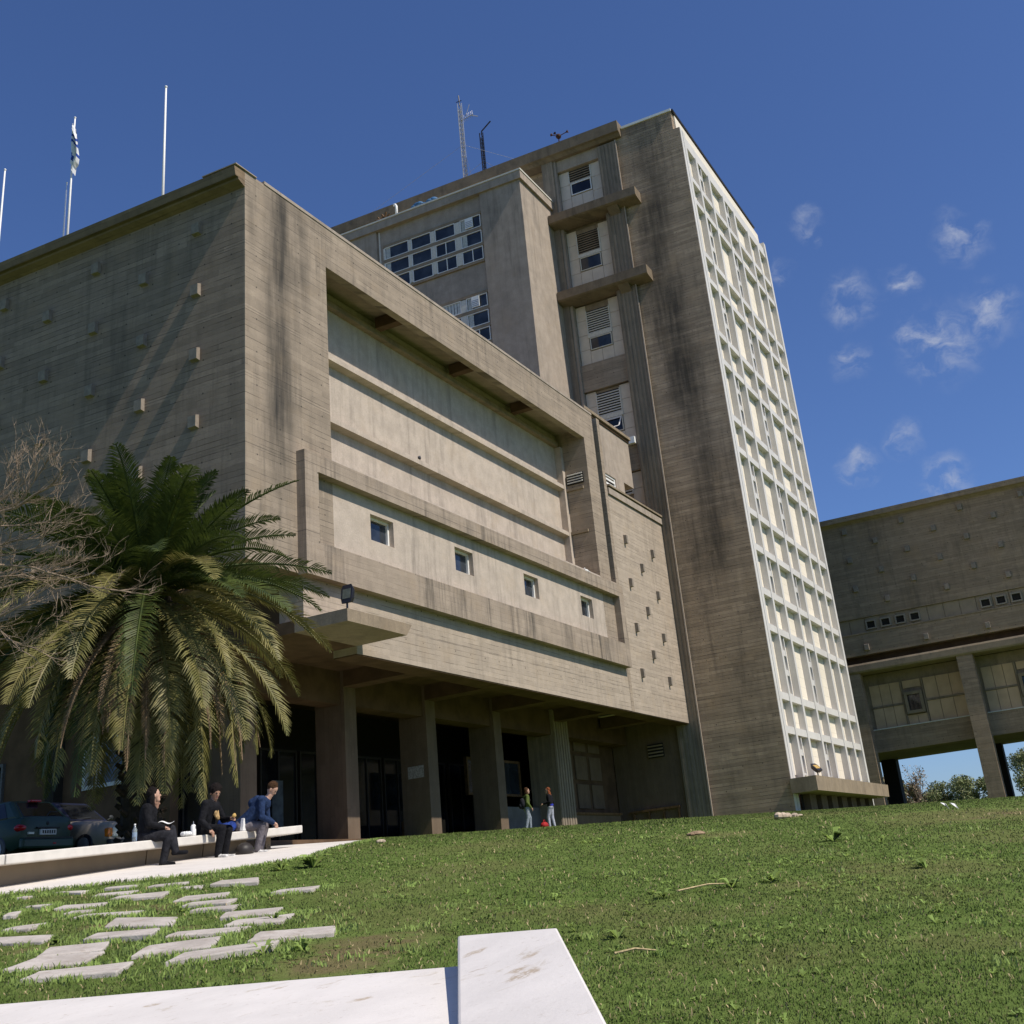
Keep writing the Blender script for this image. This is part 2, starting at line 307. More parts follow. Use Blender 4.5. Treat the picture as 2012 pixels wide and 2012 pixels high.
def whitewash(name, col):
    m = NT(name); P = m.geo.outputs["Position"]
    c = m.mix(m.mr(m.noise(P, 2.2, 6, .6), .3, .7), tuple(q*.9 for q in col), col)
    c = m.mix(m.mr(m.noise(P, 4.2, 6, .72, 1.2), .58, .7, 0, .6), c, tuple(q*.62*w for q, w in zip(col, (1, .9, .72)))); c = m.mix(m.mr(m.noise(P, 22, 5, .75), .58, .74, 0, .5), c, (.36, .31, .25))
    c = m.mix(m.mr(m.noise(P, .9, 5, .65), .5, .75, 0, .3), c, tuple(q*.7 for q in col)); c = m.mix(m.mr(m.noise(m.vec(m.math('MULTIPLY', m.x, 3), m.y, m.z), 7, 4, .6, .6), .66, .72, 0, .7), c, (.34, .25, .17))
    for (sx, sy, sr) in CHIPS:       # worn patches where the wash has flaked off
        d = m.n("ShaderNodeVectorMath", operation='DISTANCE'); wv = m.vec(m.math('MULTIPLY_ADD', m.noise(P, 14, 3), .10, m.x), m.math('MULTIPLY_ADD', m.noise(P, 17, 3), .10, m.y), 0); m.t.links.new(wv, d.inputs[0]); d.inputs[1].default_value = (sx+.05, sy+.05, 0)
        c = m.mix(m.math('MULTIPLY', m.mr(d.outputs["Value"], sr, sr*.4, 0, .8), m.mr(m.noise(P, 40, 4, .7), .35, .55)), c, (.4, .31, .21))
    m.bump(m.noise(P, 18, 6, .7), .25, .01); return m.fin(c, .8, .25)
M_wash = whitewash("whitewashed_concrete", (.72, .675, .63))
M_path = whitewash("pale_path_concrete", (.68, .63, .57))
M_bench = plain("bench_seat_concrete", (.62, .58, .52), .85, .2, var=.08, scale=4)
M_benchb = plain("bench_base_concrete", (.21, .165, .115), .9, .2, var=.14, scale=1.5)
m_ = NT("paver_stone"); _P = m_.geo.outputs["Position"]; _c = m_.mix(m_.mr(m_.noise(_P, 2.4, 6, .65), .3, .7), (.37, .33, .29), (.53, .48, .43)); _c = m_.mix(m_.mr(m_.noise(_P, 7, 6, .7), .52, .7, 0, .55), _c, (.27, .2, .145)); _c = m_.mix(m_.mr(m_.noise(_P, 34, 4, .7), .5, .75, 0, .5), _c, (.3, .27, .23)); m_.bump(m_.noise(_P, 24, 6, .7), .5, .015); M_paver = m_.fin(_c, .92, .15)
# ------------------------------------------------------------------ ground
def _smin(a, b, k):
    m = np.minimum(a, b); return m - k*np.log(np.exp(-(a-m)/k)+np.exp(-(b-m)/k))
def ground_np(X, Y):
    X = np.asarray(X, float); Y = np.asarray(Y, float)
    near = -1.59+.08*(X+15)+.1*(Y+8); zs = -2.563+.02554916*(X+28.613)+.06105763*(Y+24)
    z = _smin(near, zs, .1); z = _smin(z, .45+0*z, .12); z = -_smin(-z, 5.2+0*z, .3)
    near_w = np.clip(1-np.hypot(X+18, Y+17)/14, 0, 1)
    z = z + .02*np.sin(X*1.9+Y*.7)*np.sin(Y*1.6-X*.5)*near_w
    return z
def gz(x, y): return float(ground_np(x, y))
def axis_pts(lo, hi, step, far):
    a = list(np.arange(lo, hi+1e-6, step)); out = [-far, -far*.4, -160, -80, lo-16, lo-6] + a + [hi+8, hi+30, 120, 220, far*.4, far]
    return np.array(sorted(set(out)))
gx = axis_pts(-32, 24, .5, 2500); gy = axis_pts(-34, 12, .5, 2500)
GX, GY = np.meshgrid(gx, gy, indexing='ij'); GZ = ground_np(GX, GY)
far_m = np.hypot(GX-10, GY) > 140; GZ = np.where(far_m, -1.0, GZ)
nx, ny = GX.shape; ii = np.arange(nx*ny).reshape(nx, ny)
GF = np.stack([ii[:-1, :-1], ii[1:, :-1], ii[1:, 1:], ii[:-1, 1:]], -1).reshape(-1, 4)
ground = link("ground", npmesh("ground", np.stack([GX, GY, GZ], -1).reshape(-1, 3), GF, [M_ground], True)); struct(ground)

# path of pale concrete beside the bench, up to the columns
def strip(left, right, n, lift, thick, m, name):
    def samp(pl, t):
        L = [0]
        for a, b in zip(pl, pl[1:]): L.append(L[-1]+math.hypot(b[0]-a[0], b[1]-a[1]))
        s = t*L[-1]
        for i in range(len(pl)-1):
            if s <= L[i+1]+1e-9:
                f = (s-L[i])/(L[i+1]-L[i]); return (pl[i][0]+(pl[i+1][0]-pl[i][0])*f, pl[i][1]+(pl[i+1][1]-pl[i][1])*f)
        return pl[-1]
    mb = MB(); W = 6
    for i in range(n+1):
        a = samp(left, i/n); b = samp(right, i/n)
        for k in range(W+1):
            x = a[0]+(b[0]-a[0])*k/W; y = a[1]+(b[1]-a[1])*k/W; mb.v.append((x, y, gz(x, y)+lift))
        x, y = b; mb.v.append((x, y, gz(x, y)-thick)); 
    st = W+2
    for i in range(n):
        for k in range(W+1): mb.f.append((i*st+k, i*st+k+1, (i+1)*st+k+1, (i+1)*st+k)); mb.mi.append(0)
    return mb.build(name, m, None, False)
PATH_L = [(-19, -7.0), (-15, -7.0), (-8, -7.0), (-2, -3), (4, 2.0), (4, 4.0)]
PATH_R = [(-18, -7.6), (-15.2, -8.55), (-14.0, -9.45), (-12.65, -10.15), (-10.55, -10.15), (-7.2, -8.75), (-3.6, -6.9), (3, -2.5), (12, 2.6), (12.5, 4.0)]
path = strip(PATH_L, PATH_R, 60, .035, .12, M_path, "path"); struct(path)
floor_ = B(2.5, 70, 3.4, 14, -.6, .2).build("pavement", M_under); struct(floor_)

# stepping slabs laid in the grass: pieces of the ground
PAV = [[(-20.69, -14.94), (-20.26, -14.7), (-19.71, -15.27), (-20.27, -15.61)], [(-19.82, -15.74), (-19.41, -15.54), (-18.8, -16.18), (-19.14, -16.34)], [(-20.34, -14.34), (-19.76, -14.09), (-19.37, -14.55), (-19.89, -14.82)], [(-19.76, -14.1), (-19.23, -13.67), (-18.91, -14.15), (-19.35, -14.51)], [(-18.95, -13.8), (-18.51, -13.53), (-18.24, -14.16), (-18.71, -14.51)], [(-19.55, -15.06), (-19.09, -14.81), (-18.55, -15.26), (-19.09, -15.6)], [(-18.74, -14.68), (-18.37, -14.52), (-17.86, -15.06), (-18.3, -15.2)], [(-17.94, -14.77), (-17.47, -14.51), (-16.89, -14.88), (-17.52, -15.21)], [(-18.82, -15.82), (-18.33, -15.53), (-17.74, -16.06), (-18.12, -16.29)], [(-17.34, -14.15), (-16.87, -13.86), (-16.45, -14.37), (-17.0, -14.64)], [(-18.11, -13.23), (-17.6, -12.87), (-17.35, -13.59), (-17.84, -13.94)], [(-19.16, -12.68), (-18.78, -12.32), (-18.53, -12.97), (-18.95, -13.28)], [(-18.47, -12.07), (-18.2, -11.95), (-17.92, -12.18), (-18.35, -12.35)], [(-17.34, -11.76), (-17.01, -11.57), (-16.82, -11.79), (-17.11, -11.95)], [(-17.52, -12.15), (-17.25, -12.04), (-16.89, -12.67), (-17.22, -12.83)], [(-16.53, -12.87), (-16.15, -12.69), (-15.88, -13.2), (-16.3, -13.41)], [(-16.0, -12.23), (-15.53, -12.0), (-15.21, -12.52), (-15.65, -12.77)], [(-15.42, -13.32), (-15.02, -13.18), (-14.59, -13.51), (-15.1, -13.77)], [(-16.04, -11.18), (-15.7, -11.03), (-15.23, -11.46), (-15.68, -11.75)], [(-16.86, -11.09), (-16.52, -10.88), (-16.12, -11.26), (-16.6, -11.59)], [(-14.66, -11.68), (-14.05, -11.3), (-13.62, -11.66), (-14.36, -12.27)], [(-15.71, -10.51), (-15.39, -10.33), (-15.11, -10.78), (-15.55, -11.05)], [(-14.93, -9.93), (-14.71, -9.84), (-14.46, -10.21), (-14.76, -10.4)], [(-14.95, -11.3), (-14.76, -11.29), (-14.56, -11.51), (-14.85, -11.67)], [(-16.82, -10.5), (-16.7, -10.49), (-16.53, -10.72), (-16.77, -10.82)], [(-17.54, -10.98), (-17.26, -10.75), (-17.06, -10.77), (-17.46, -11.11)], [(-16.9, -13.32), (-16.66, -13.24), (-16.34, -13.64), (-16.67, -13.78)], [(-14.76, -10.61), (-14.46, -10.45), (-14.08, -10.77), (-14.4, -10.96)], [(-15.88, -9.29), (-15.71, -9.21), (-15.6, -9.33), (-15.78, -9.43)], [(-15.37, -9.46), (-15.23, -9.46), (-15.13, -9.85), (-15.32, -9.91)]]
for i, q in enumerate(PAV):
    lift = [.035, .055, .03, .03, .05, .035, .035, .035, .05, .035][i] if i < 10 else random.uniform(.025, .04)
    pts = []
    for a, b in zip(q, q[1:]+q[:1]):        # ragged outline: three points to a side
        for t in (0, .34, .68):
            j = .009 if t else .02
            pts.append((a[0]+(b[0]-a[0])*t+random.uniform(-j, j), a[1]+(b[1]-a[1])*t+random.uniform(-j, j)))
    tx, ty = random.uniform(-.02, .02), random.uniform(-.02, .02); cx = sum(p[0] for p in q)/4; cy = sum(p[1] for p in q)/4
    top = [(x, y, gz(x, y)*.92+gz(cx, cy)*.08+lift+(x-cx)*tx+(y-cy)*ty) for x, y in pts]; n = len(pts)
    mb = MB(); mb.v = [(x, y, z) for x, y, z in top]+[(x, y, z-.22) for x, y, z in top]
    mb.f = [tuple(range(n))]+[(k, n+k, n+(k+1) % n, (k+1) % n) for k in range(n)]; mb.mi = [0]*len(mb.f)
    a = sum(mb.v[k][0]*mb.v[(k+1) % n][1]-mb.v[(k+1) % n][0]*mb.v[k][1] for k in range(n))
    if a < 0: mb.f = [f[::-1] for f in mb.f]
    mb.build("slab", M_paver, ground, bevel=.012)

# ------------------------------------------------------------------ white walls in the foreground
ax = Vector((.86301147, .50518433, .12720872)); A0 = Vector((-22.948, -20.605, -2.678)); B0 = Vector((-23.385, -21.392, -2.678))
t = thing("low_wall", "white rendered sloping wall top rising straight ahead at the lower edge", "wall", (A0.x, A0.y, gz(A0.x, A0.y)))
def rel(t, p): return tuple(Vector(p)-t.location)
far_t = [A0, B0]; near_t = [A0-ax*3.9, B0-ax*3.9]
def dn(p, z): return (p[0], p[1], z)
cap = MB().hexa([rel(t, v+Vector((0, 0, -.1))) for v in (near_t[0], near_t[1], far_t[1], far_t[0])], [rel(t, v) for v in (near_t[0], near_t[1], far_t[1], far_t[0])])
cap.build("cap", M_wash, t, bevel=.012)
c0, c1 = A0*.96+B0*.04, A0*.04+B0*.96
MB().hexa([rel(t, dn(v, -5)) for v in (c0-ax*3.9, c1-ax*3.9, c1-ax*.04, c0-ax*.04)], [rel(t, v+Vector((0, 0, -.1))) for v in (c0-ax*3.9, c1-ax*3.9, c1-ax*.04, c0-ax*.04)]).build("wall_body", M_wash, t)
t = thing("low_wall", "broad flat white wall top running left from under the sloping wall", "wall", (-22.8, -19, gz(-22.8, -19)))
axh = Vector((ax.x, ax.y)).normalized()
n0 = Vector((A0.x, A0.y))-axh*.02; e0_ = Vector((-.437, -.787)).normalized()
q = [tuple(n0-axh*4.2+e0_*.25), tuple(n0+e0_*.25), (-21.85, -12.6), tuple(Vector((-21.85, -12.6))-axh*4.2)]
def lz(x, y): return -2.80+.13*min(0, (Vector((x, y))-(Vector((-22.95, -20.7))+(Vector((-21.85, -12.6))-Vector((-22.95, -20.7)))*((y+20.7)/8.1))).dot(axh))
MB().hexa([rel(t, (x, y, lz(x, y)-.1)) for x, y in q], [rel(t, (x, y, lz(x, y))) for x, y in q]).build("cap", M_wash, t, bevel=.012)
MB().hexa([rel(t, (x-.05*axh.x, y-.05*axh.y, -5.2)) for x, y in q], [rel(t, (x-.05*axh.x, y-.05*axh.y, lz(x, y)-.1)) for x, y in q]).build("wall_body", M_wash, t)

# ------------------------------------------------------------------ window builder (facade plane facing -Y or -X)
def window(parent, face, d, a0, a1, z0, z1, fw=.07, proud=.05, mull=(), mat=None, gm=None, name="window", curtain=None, depth=.12):
    """face 'y': plane y=d, a=X; face 'x': plane x=d, a=Y. Frame is a part, pane its sub-part."""
    mb = MB(); g = MB()
    def bx(m, u0, u1, w0, w1, d0, d1):
        if face == 'y': m.box(u0, u1, d0, d1, w0, w1)
        else: m.box(d0, d1, u0, u1, w0, w1)
    bx(mb, a0, a0+fw, z0, z1, d-proud, d+depth); bx(mb, a1-fw, a1, z0, z1, d-proud, d+depth)
    bx(mb, a0+fw, a1-fw, z0, z0+fw, d-proud, d+depth); bx(mb, a0+fw, a1-fw, z1-fw, z1, d-proud, d+depth)
    for u in mull: bx(mb, u-fw*.5, u+fw*.5, z0+fw, z1-fw, d-proud+.01, d+depth-.01)
    o = mb.build(name, mat or M_white, parent)
    bx(g, a0+fw*.5, a1-fw*.5, z0+fw*.5, z1-fw*.5, d+.02, d+.05); g.build("pane", gm or M_glass, o)
    if curtain:
        for u0, u1 in curtain:
            c = MB(); n = 6
            for k in range(n): bx(c, u0+(u1-u0)*k/n, u0+(u1-u0)*(k+.8)/n, z0+fw, z1-fw, d+.003+.006*(k % 2), d+.019)
            c.build("curtain", M_curtain, o)
    return o
M_curtain = plain("curtain_cloth", (.5, .52, .5), .9, .1, var=.15, scale=6)
def rect_hole_y(mb, x0, x1, z0, z1, holes, y0, y1):
    """wall slab y0..y1 with rectangular holes (sorted, non overlapping in x, same z band each)"""
    x = x0
    for hx0, hx1, hz0, hz1 in holes:
        mb.box(x, hx0, y0, y1, z0, z1); mb.box(hx0, hx1, y0, y1, z0, hz0); mb.box(hx0, hx1, y0, y1, hz1, z1); x = hx1
    mb.box(x, x1, y0, y1, z0, z1)

# ------------------------------------------------------------------ lecture block
blk = thing("lecture_block", "boarded grey concrete block with deep framed recess and row of four square windows", "building")
mb = MB()
mb.box(0, 4.73, 0, .06, 8.3, 22.8); mb.box(4.73, 28.62, 0, .35, 21.0, 22.8); mb.box(28.62, 30.07, 0, 1.9, 8.3, 22.8)
mb.box(4.73, 28.62, .35, 1.9, 21.55, 22.8)
mb.build("front_wall", M_front, blk)
mb = MB(); mb.box(0, 4.728, .06, 1.9, 8.3, 22.795); mb.box(0, 30.07, 1.902, 40, 8.3, 22.795); mb.build("side_wall", M_left, blk)
mb = MB(); rect_hole_y(mb, 4.732, 28.618, 8.3, 12.98, [(7.05, 8.6, 10.4, 11.42), (13.2, 14.72, 10.4, 11.42), (19.44, 20.9, 10.4, 11.42), (25.68, 27.1, 10.4, 11.42)], .002, 1.2)
mb.build("window_wall", M_smooth, blk)
for (a, b) in ((7.05, 8.6), (13.2, 14.72), (19.44, 20.9), (25.68, 27.1)):
    window(blk, 'y', .30, a, b, 10.4, 11.42, fw=.085, proud=.08, mat=M_white, gm=M_glass)
# projecting frame round the four windows
fr = MB(); x0, x1, z0, z1 = 2.66, 30.66, 8.24, 12.68
fr.box(x0, x1, -.36, -.001, 12.02, z1); fr.box(x0, x1, -.36, -.001, z0, 9.45); fr.box(x0, 3.42, -.36, -.001, 9.45, 12.02); fr.box(30.05, x1, -.36, -.001, 9.45, 12.02)
fr.build("projecting_frame", M_frame, blk)
# back of the recess, its ribs, post, ceiling beams
B(4.732, 28.618, 1.78, 1.9, 12.98, 21.5).build("recess_wall", M_smooth, blk)
for z in (15.66, 18.38): MB().prism([(1.42, z+.02), (1.42, z-.2), (1.78, z-.26), (1.78, z+.12)], 'x', 4.735, 28.3).build("rib", M_smooth, blk)
B(4.735, 28.3, 1.5, 1.78, 20.72, 21.0).build("rib", M_slab, blk)
B(28.3, 28.615, 1.4, 1.777, 12.99, 20.7).build("post", M_smooth, blk)
for x in (10.3, 16.5, 22.7): B(x, x+.42, .352, 1.5, 21.0, 21.5).build("ceiling_beam", M_under, blk)
B(28.5, 28.618, .36, 1.4, 18.05, 18.2).build("sill", M_slab, blk); B(28.5, 28.618, .36, 1.4, 15.55, 15.7).build("sill", M_slab, blk)
lv = B(28.55, 28.617, .3, 1.32, 18.4, 19.02).build("louvre", M_dark, blk)
for k in range(4): MB().prism([(28.5, 18.46+k*.15), (28.56, 18.5+k*.15), (28.56, 18.56+k*.15), (28.5, 18.52+k*.15)], 'y', .34, 1.28).build("slat", M_frm, lv)
# cornice on the left face and parapet cap
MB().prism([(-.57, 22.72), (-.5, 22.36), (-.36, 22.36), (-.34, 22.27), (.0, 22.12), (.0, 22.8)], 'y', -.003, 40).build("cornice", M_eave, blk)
B(-.55, .6, -.06, 1.5, 22.8, 22.84).build("parapet_cap", M_block, blk)
B(1.05, 30.07, -.03, 1.5, 22.803, 22.93).build("parapet_cap", M_block, blk)
# pegs on the left face
PEGS = []
for j, y in enumerate((2.14, 4.6, 7.0, 9.4, 11.8, 14.2)):
    for z in ([21.1, 18.58, 16.05, 13.52, 11.0] if j % 2 == 0 else [19.84, 17.33, 14.8, 12.28, 9.8]): PEGS.append((y, z))
def peg_mesh(w, h, d, axis):
    if axis == 'x': m = MB().hexa([(-d, -w/2, -h/2), (0, -w/2, -h/2-.03), (0, w/2, -h/2-.03), (-d, w/2, -h/2)], [(-d, -w/2, h/2-.05), (0, -w/2, h/2), (0, w/2, h/2), (-d, w/2, h/2-.05)])
    else: m = MB().hexa([(-w/2, -d, -h/2), (w/2, -d, -h/2), (w/2, 0, -h/2-.03), (-w/2, 0, -h/2-.03)], [(-w/2, -d, h/2-.05), (w/2, -d, h/2-.05), (w/2, 0, h/2), (-w/2, 0, h/2)])
    return m.mesh("peg", [M_peg])
pm = peg_mesh(.34, .46, .17, 'x')
for y, z in PEGS: link("peg", pm, blk, loc=(.001, y, z))
# slot, pier and pegged wall on the right
B(30.07, 30.75, .9, 1.9, 6, 22.8).build("slot_wall", M_dark, blk); B(30.07, 30.75, 0, .9, 6, 12.96).build("slot_sill", M_low, blk)  # shade inside the slot is painted in as a near-black wall
B(30.75, 31.15, -.004, 2, 5.99, 22.86).build("pier", M_front, blk)
B(31.15, 39.58, 0, .998, 5.985, 18.25).build("pegged_wall", M_low, blk); B(31.15, 39.58, .999, 6, 8.301, 18.25).build("inner_wall", M_low, blk)
B(31.15, 39.6, -.1, 1.0, 18.28, 18.66).build("coping", M_block, blk); B(31.15, 39.6, .02, 1.0, 18.25, 18.74).build("coping", M_dark, blk); B(31.15, 39.6, -.17, 1.0, 18.74, 18.85).build("coping", M_slab, blk)  # the dark middle strip paints the shadow gap between the courses
pm2 = peg_mesh(.2, .5, .2, 'y')
for x, z in [(32.8, 15.91), (36.97, 15.88), (34.9, 14.61), (32.78, 13.35), (36.97, 13.3), (34.92, 12.04), (32.81, 10.78), (36.96, 10.75), (34.91, 9.5), (32.79, 8.23), (36.99, 8.21)]: link("peg", pm2, blk, loc=(x, .002, z))
mb = MB(); mb.box(31.15, 33.62, 1, 2.2, 18.85, 23.85); mb.box(33.62, 35.2, 1, 2.2, 20.5, 23.85); mb.box(35.2, 36.55, 1, 2.2, 18.85, 23.85); mb.box(36.55, 38.15, 1, 2.2, 20.62, 23.85); mb.box(33.62, 35.2, 1.0, 2.2, 18.85, 18.95)
mb.build("upper_wall", M_block, blk)
B(31.15, 38.25, .82, 2.2, 23.87, 24.06).build("coping", M_slab, blk); B(31.15, 38.2, .93, 2.2, 23.7, 23.868).build("coping", M_under, blk)
w = window(blk, 'y', 1.12, 33.62, 35.2, 18.95, 20.5, fw=.12, proud=.06, mat=M_white, gm=M_glassd)
for k in range(4): B(33.74, 35.08, 1.06, 1.1, 19.3+k*.28, 19.42+k*.28).build("slat", M_white, w)
# lower band, soffit, beams and columns
mb = MB(); mb.box(2.9, 30.75, .001, 1, 6.67, 8.297); mb.box(5.86, 30.75, .001, 1, 6.0, 6.67); mb.build("lower_band", M_low, blk); B(5.88, 30.74, .03, 1, 5.955, 5.999).build("underside_tint", M_under, blk); B(30.76, 39.57, .03, 1, 5.945, 5.984).build("underside_tint", M_under, blk)  # thin brown sheets added underneath to hide green bounce light
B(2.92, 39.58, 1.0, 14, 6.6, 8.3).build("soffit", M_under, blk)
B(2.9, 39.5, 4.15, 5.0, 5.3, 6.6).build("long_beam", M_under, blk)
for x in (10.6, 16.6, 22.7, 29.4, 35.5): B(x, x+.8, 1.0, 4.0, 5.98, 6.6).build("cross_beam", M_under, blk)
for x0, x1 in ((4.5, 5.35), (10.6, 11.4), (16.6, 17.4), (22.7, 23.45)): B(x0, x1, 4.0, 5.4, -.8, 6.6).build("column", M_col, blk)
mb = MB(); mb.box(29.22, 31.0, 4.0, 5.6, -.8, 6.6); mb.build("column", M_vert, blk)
c4 = MB()
for k in range(6): c4.box(29.26+k*.3, 29.26+k*.3+.2, 3.965, 3.999, -.8, 6.55)
c4.build("board_rib", M_vert, blk)
# poster remains on the second column
B(16.585, 16.599, 4.25, 5.05, 2.75, 3.25).build("poster", plain("faded_poster", (.34, .32, .31), .9, .1, var=.3, scale=12), blk)
# entrance glass, back walls, low wall and planter in the portico
M_door = plain("dark_door_frame", (.03, .022, .016), .6)
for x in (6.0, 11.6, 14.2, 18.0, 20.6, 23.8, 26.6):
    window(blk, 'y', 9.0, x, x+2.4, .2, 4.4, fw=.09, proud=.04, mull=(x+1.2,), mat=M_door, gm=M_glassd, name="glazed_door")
B(12.2, 12.9, 8.85, 8.9, 1.2, 3.1).build("poster", plain("notice_paper", (.12, .13, .14), .8, .2, var=.35, scale=3), blk)
B(23.5, 29.2, 5.2, 5.4, 0, 1.75).build("parapet_wall", plain("grey_render", (.13, .125, .12), .9, .1, var=.12, scale=2), blk)
window(blk, 'y', 6.2, 23.6, 29.2, 2.4, 4.2, fw=.12, proud=.05, mull=(26.4,), mat=M_brown, gm=M_glass, name="window")
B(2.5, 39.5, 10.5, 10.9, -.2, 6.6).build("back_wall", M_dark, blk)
B(19.5, 22.0, 6.6, 7.4, .1, 1.3).build("planter", M_brown, blk)
# recessed wall under the left face with a window
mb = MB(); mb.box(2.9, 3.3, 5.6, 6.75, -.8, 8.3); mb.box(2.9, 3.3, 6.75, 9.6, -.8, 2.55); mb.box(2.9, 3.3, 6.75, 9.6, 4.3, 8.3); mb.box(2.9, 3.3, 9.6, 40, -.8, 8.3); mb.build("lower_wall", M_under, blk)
window(blk, 'x', 2.98, 6.8, 9.55, 2.55, 4.3, fw=.13, proud=.14, mull=(8.9,), mat=plain("grey_window_frame", (.5, .5, .5), .6), gm=M_glass)
window(blk, 'x', 2.88, 13.4, 16.6, 2.6, 4.0, fw=.1, proud=.1, mat=plain("grey_window_frame2", (.09, .09, .09), .6), gm=M_glassd)
# panelled wall at the right end of the portico
B(31.0, 39.58, 5.2, 5.5, -.5, 6.6).build("panel_wall", M_under, blk)
for i in range(3):
    for k in range(3): B(32.0+i*1.95, 33.55+i*1.95, 5.12, 5.199, 1.75+k*1.55, 3.05+k*1.55).build("panel", M_col, blk)
B(31.0, 38.6, 4.7, 5.19, -.5, 1.35).build("plinth", M_col, blk); B(31.0, 38.7, 4.62, 5.19, 1.352, 1.47).build("ledge", M_brown, blk)
# canopy slab with slanted end
MB().hexa([(2.4, -2.1, 6.25), (5.85, -2.1, 6.25), (5.85, -.003, 6.25), (2.4, -.003, 6.25)], [(2.4, -2.1, 6.66), (6.2, -2.1, 6.66), (6.2, -.003, 6.66), (2.4, -.003, 6.66)]).build("canopy", M_slab, blk)
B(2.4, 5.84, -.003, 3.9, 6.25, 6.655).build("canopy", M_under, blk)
# ------------------------------------------------------------------ tower
tw = thing("office_tower", "tall grey concrete tower with a cream gridded screen on its sunny side", "building", (39.7, -5, 0))
TL = tw.location
class TB(MB):      # boxes given in world coordinates, stored relative to the tower's base
    def build(s, *a, **k):
        s.v = [(p[0]-TL.x, p[1]-TL.y, p[2]-TL.z) for p in s.v]; return MB.build(s, *a, **k)
def T(*a): t_ = TB(); t_.box(*a); return t_
def shift(o, d):
    o.data.transform(Matrix.Translation(d))
    for c in o.children: shift(c, d)
mb = TB(); mb.box(39.7, 60.6, -5.0, -.6, -.5, 48.2); mb.build("boarded_wall", M_tower, tw)
mb = TB(); mb.box(40.4, 60.6, -.598, 26, -.5, 48.0); mb.build("core_wall", M_tower, tw)
mb = TB(); mb.box(39.7, 40.16, -5.46, -5.001, -.5, 46.62); mb.build("screen_edge", M_tower, tw)
T(39.705, 59.4, -5.2, -.6, 48.2, 48.3).build("roof_edge", M_blk, tw); T(39.6, 39.72, -5.05, -1.15, 48.16, 48.34).build("roof_flashing", M_white, tw)
# cream screen
T(39.72, 40.16, -5.49, -5.461, -.3, 46.6).build("border", M_rib, tw); T(40.2, 40.68, -5.5, -5.001, -.3, 46.6).build("border", M_rib, tw); T(60.42, 60.9, -5.47, -5.001, -.3, 47.2).build("border", M_rib, tw)
FIN = [(42.65, 43.02), (45.4, 45.8), (48.76, 49.16), (51.4, 51.8), (55.1, 55.55), (57.8, 58.22)]
for a, b in FIN: T(a, b, -5.46, -5.001, 2.0, 45.7).build("mullion", M_rib, tw)
RB = [45.65, 42.8, 40.94, 36.72, 34.66, 30.65, 28.51, 24.5, 22.3, 18.2, 15.82, 13.02, 10.77, 6.69, 4.71, 2.0]
T(40.69, 60.41, -5.40, -5.001, 45.65, 46.05).build("rail", M_rib, tw); T(40.69, 60.41, -5.36, -5.001, 46.15, 46.62).build("rail", M_rib, tw); T(40.2, 60.4, -5.1, -5.001, 46.625, 48.05).build("fascia", M_panel, tw)
for z in RB[1:-1]: T(40.69, 60.41, -5.42, -5.001, z, z+.43).build("rail", M_rib, tw)
cols = [(40.69, 42.65)] + [(FIN[i][1], FIN[i+1][0]) for i in range(5)] + [(58.22, 60.42)]
pcache = {}
for r in range(len(RB)-1):
    zt = RB[r]; zb = RB[r+1]+.43; tall = zt-zb > 2.1
    for ci, (a, b) in enumerate(cols):
        key = (round(b-a, 2), round(zt-zb, 2))
        if key not in pcache: pcache[key] = MB().box(-(b-a)/2+.02, (b-a)/2-.02, -.06, 0, -(zt-zb)/2+.015, (zt-zb)/2-.015).mesh("panel", [M_panel])
        link("panel", pcache[key], tw, loc=((a+b)/2-TL.x, -5.001-TL.y, (zt+zb)/2))
        if tall and ci in (1, 3):      # column of small niches, the shadow in their tops painted by dark sheets
            nn = 3 if zt-zb > 3 else 2; hh = (zt-zb)/nn; xa = a+.32; xb = a+1.15
            g = TB(); g.box(xa, xa+.16, -5.34, -5.065, zb, zt); g.box(xb-.14, xb, -5.34, -5.065, zb, zt)
            for k in range(nn): g.box(xa+.16, xb-.14, -5.32, -5.065, zb+k*hh, zb+k*hh+.36 if k else zb+.12)
            o = g.build("niche_frame", M_rib, tw)
            for k in range(nn): T(xa+.17, xb-.15, -5.08, -5.063, zb+k*hh+hh*.58, zb+(k+1)*hh-.02).build("niche_shadow", M_dark, o)
# pilaster, strip and louvred bay on the left side
T(39.5, 41, -.6, .85, -.5, 47.3).build("pilaster", M_vert, tw); g = TB()
for k in range(5): g.box(39.47, 39.499, -.54+k*.28, -.54+k*.28+.17, -.5, 47.2)
g.build("board_rib", M_vert, tw)
T(39.4, 39.5, -.68, -.601, -.5, 47.3).build("edge_trim", M_block, tw)
T(39.62, 40.4, 4.3, 4.5, 8, 47.5).build("edge_strip", M_block, tw); T(39.5, 40.4, 4.5, 5.4, 8, 47.5).build("edge_strip", M_vert, tw)
T(40.2, 40.4, .85, 4.3, 8, 47.5).build("bay_wall", M_slab, tw)
T(39.8, 40.2, .85, 4.3, 28.75, 30.75).build("spandrel", M_front, tw); T(39.75, 40.2, .85, 4.3, 46.55, 47.6).build("spandrel", M_block, tw); T(39.8, 40.2, .85, 4.3, 22.4, 24.5).build("spandrel", M_front, tw)
tiles = {}
def tile(y0, y1, z0, z1):
    key = (round(y1-y0, 2), round(z1-z0, 2))
    if key not in tiles: tiles[key] = MB().box(0, .05, -(y1-y0)/2+.012, (y1-y0)/2-.012, -(z1-z0)/2+.012, (z1-z0)/2-.012).mesh("tile", [M_tile])
    link("tile", tiles[key], tw, loc=(40.0-TL.x, (y0+y1)/2-TL.y, (z0+z1)/2))
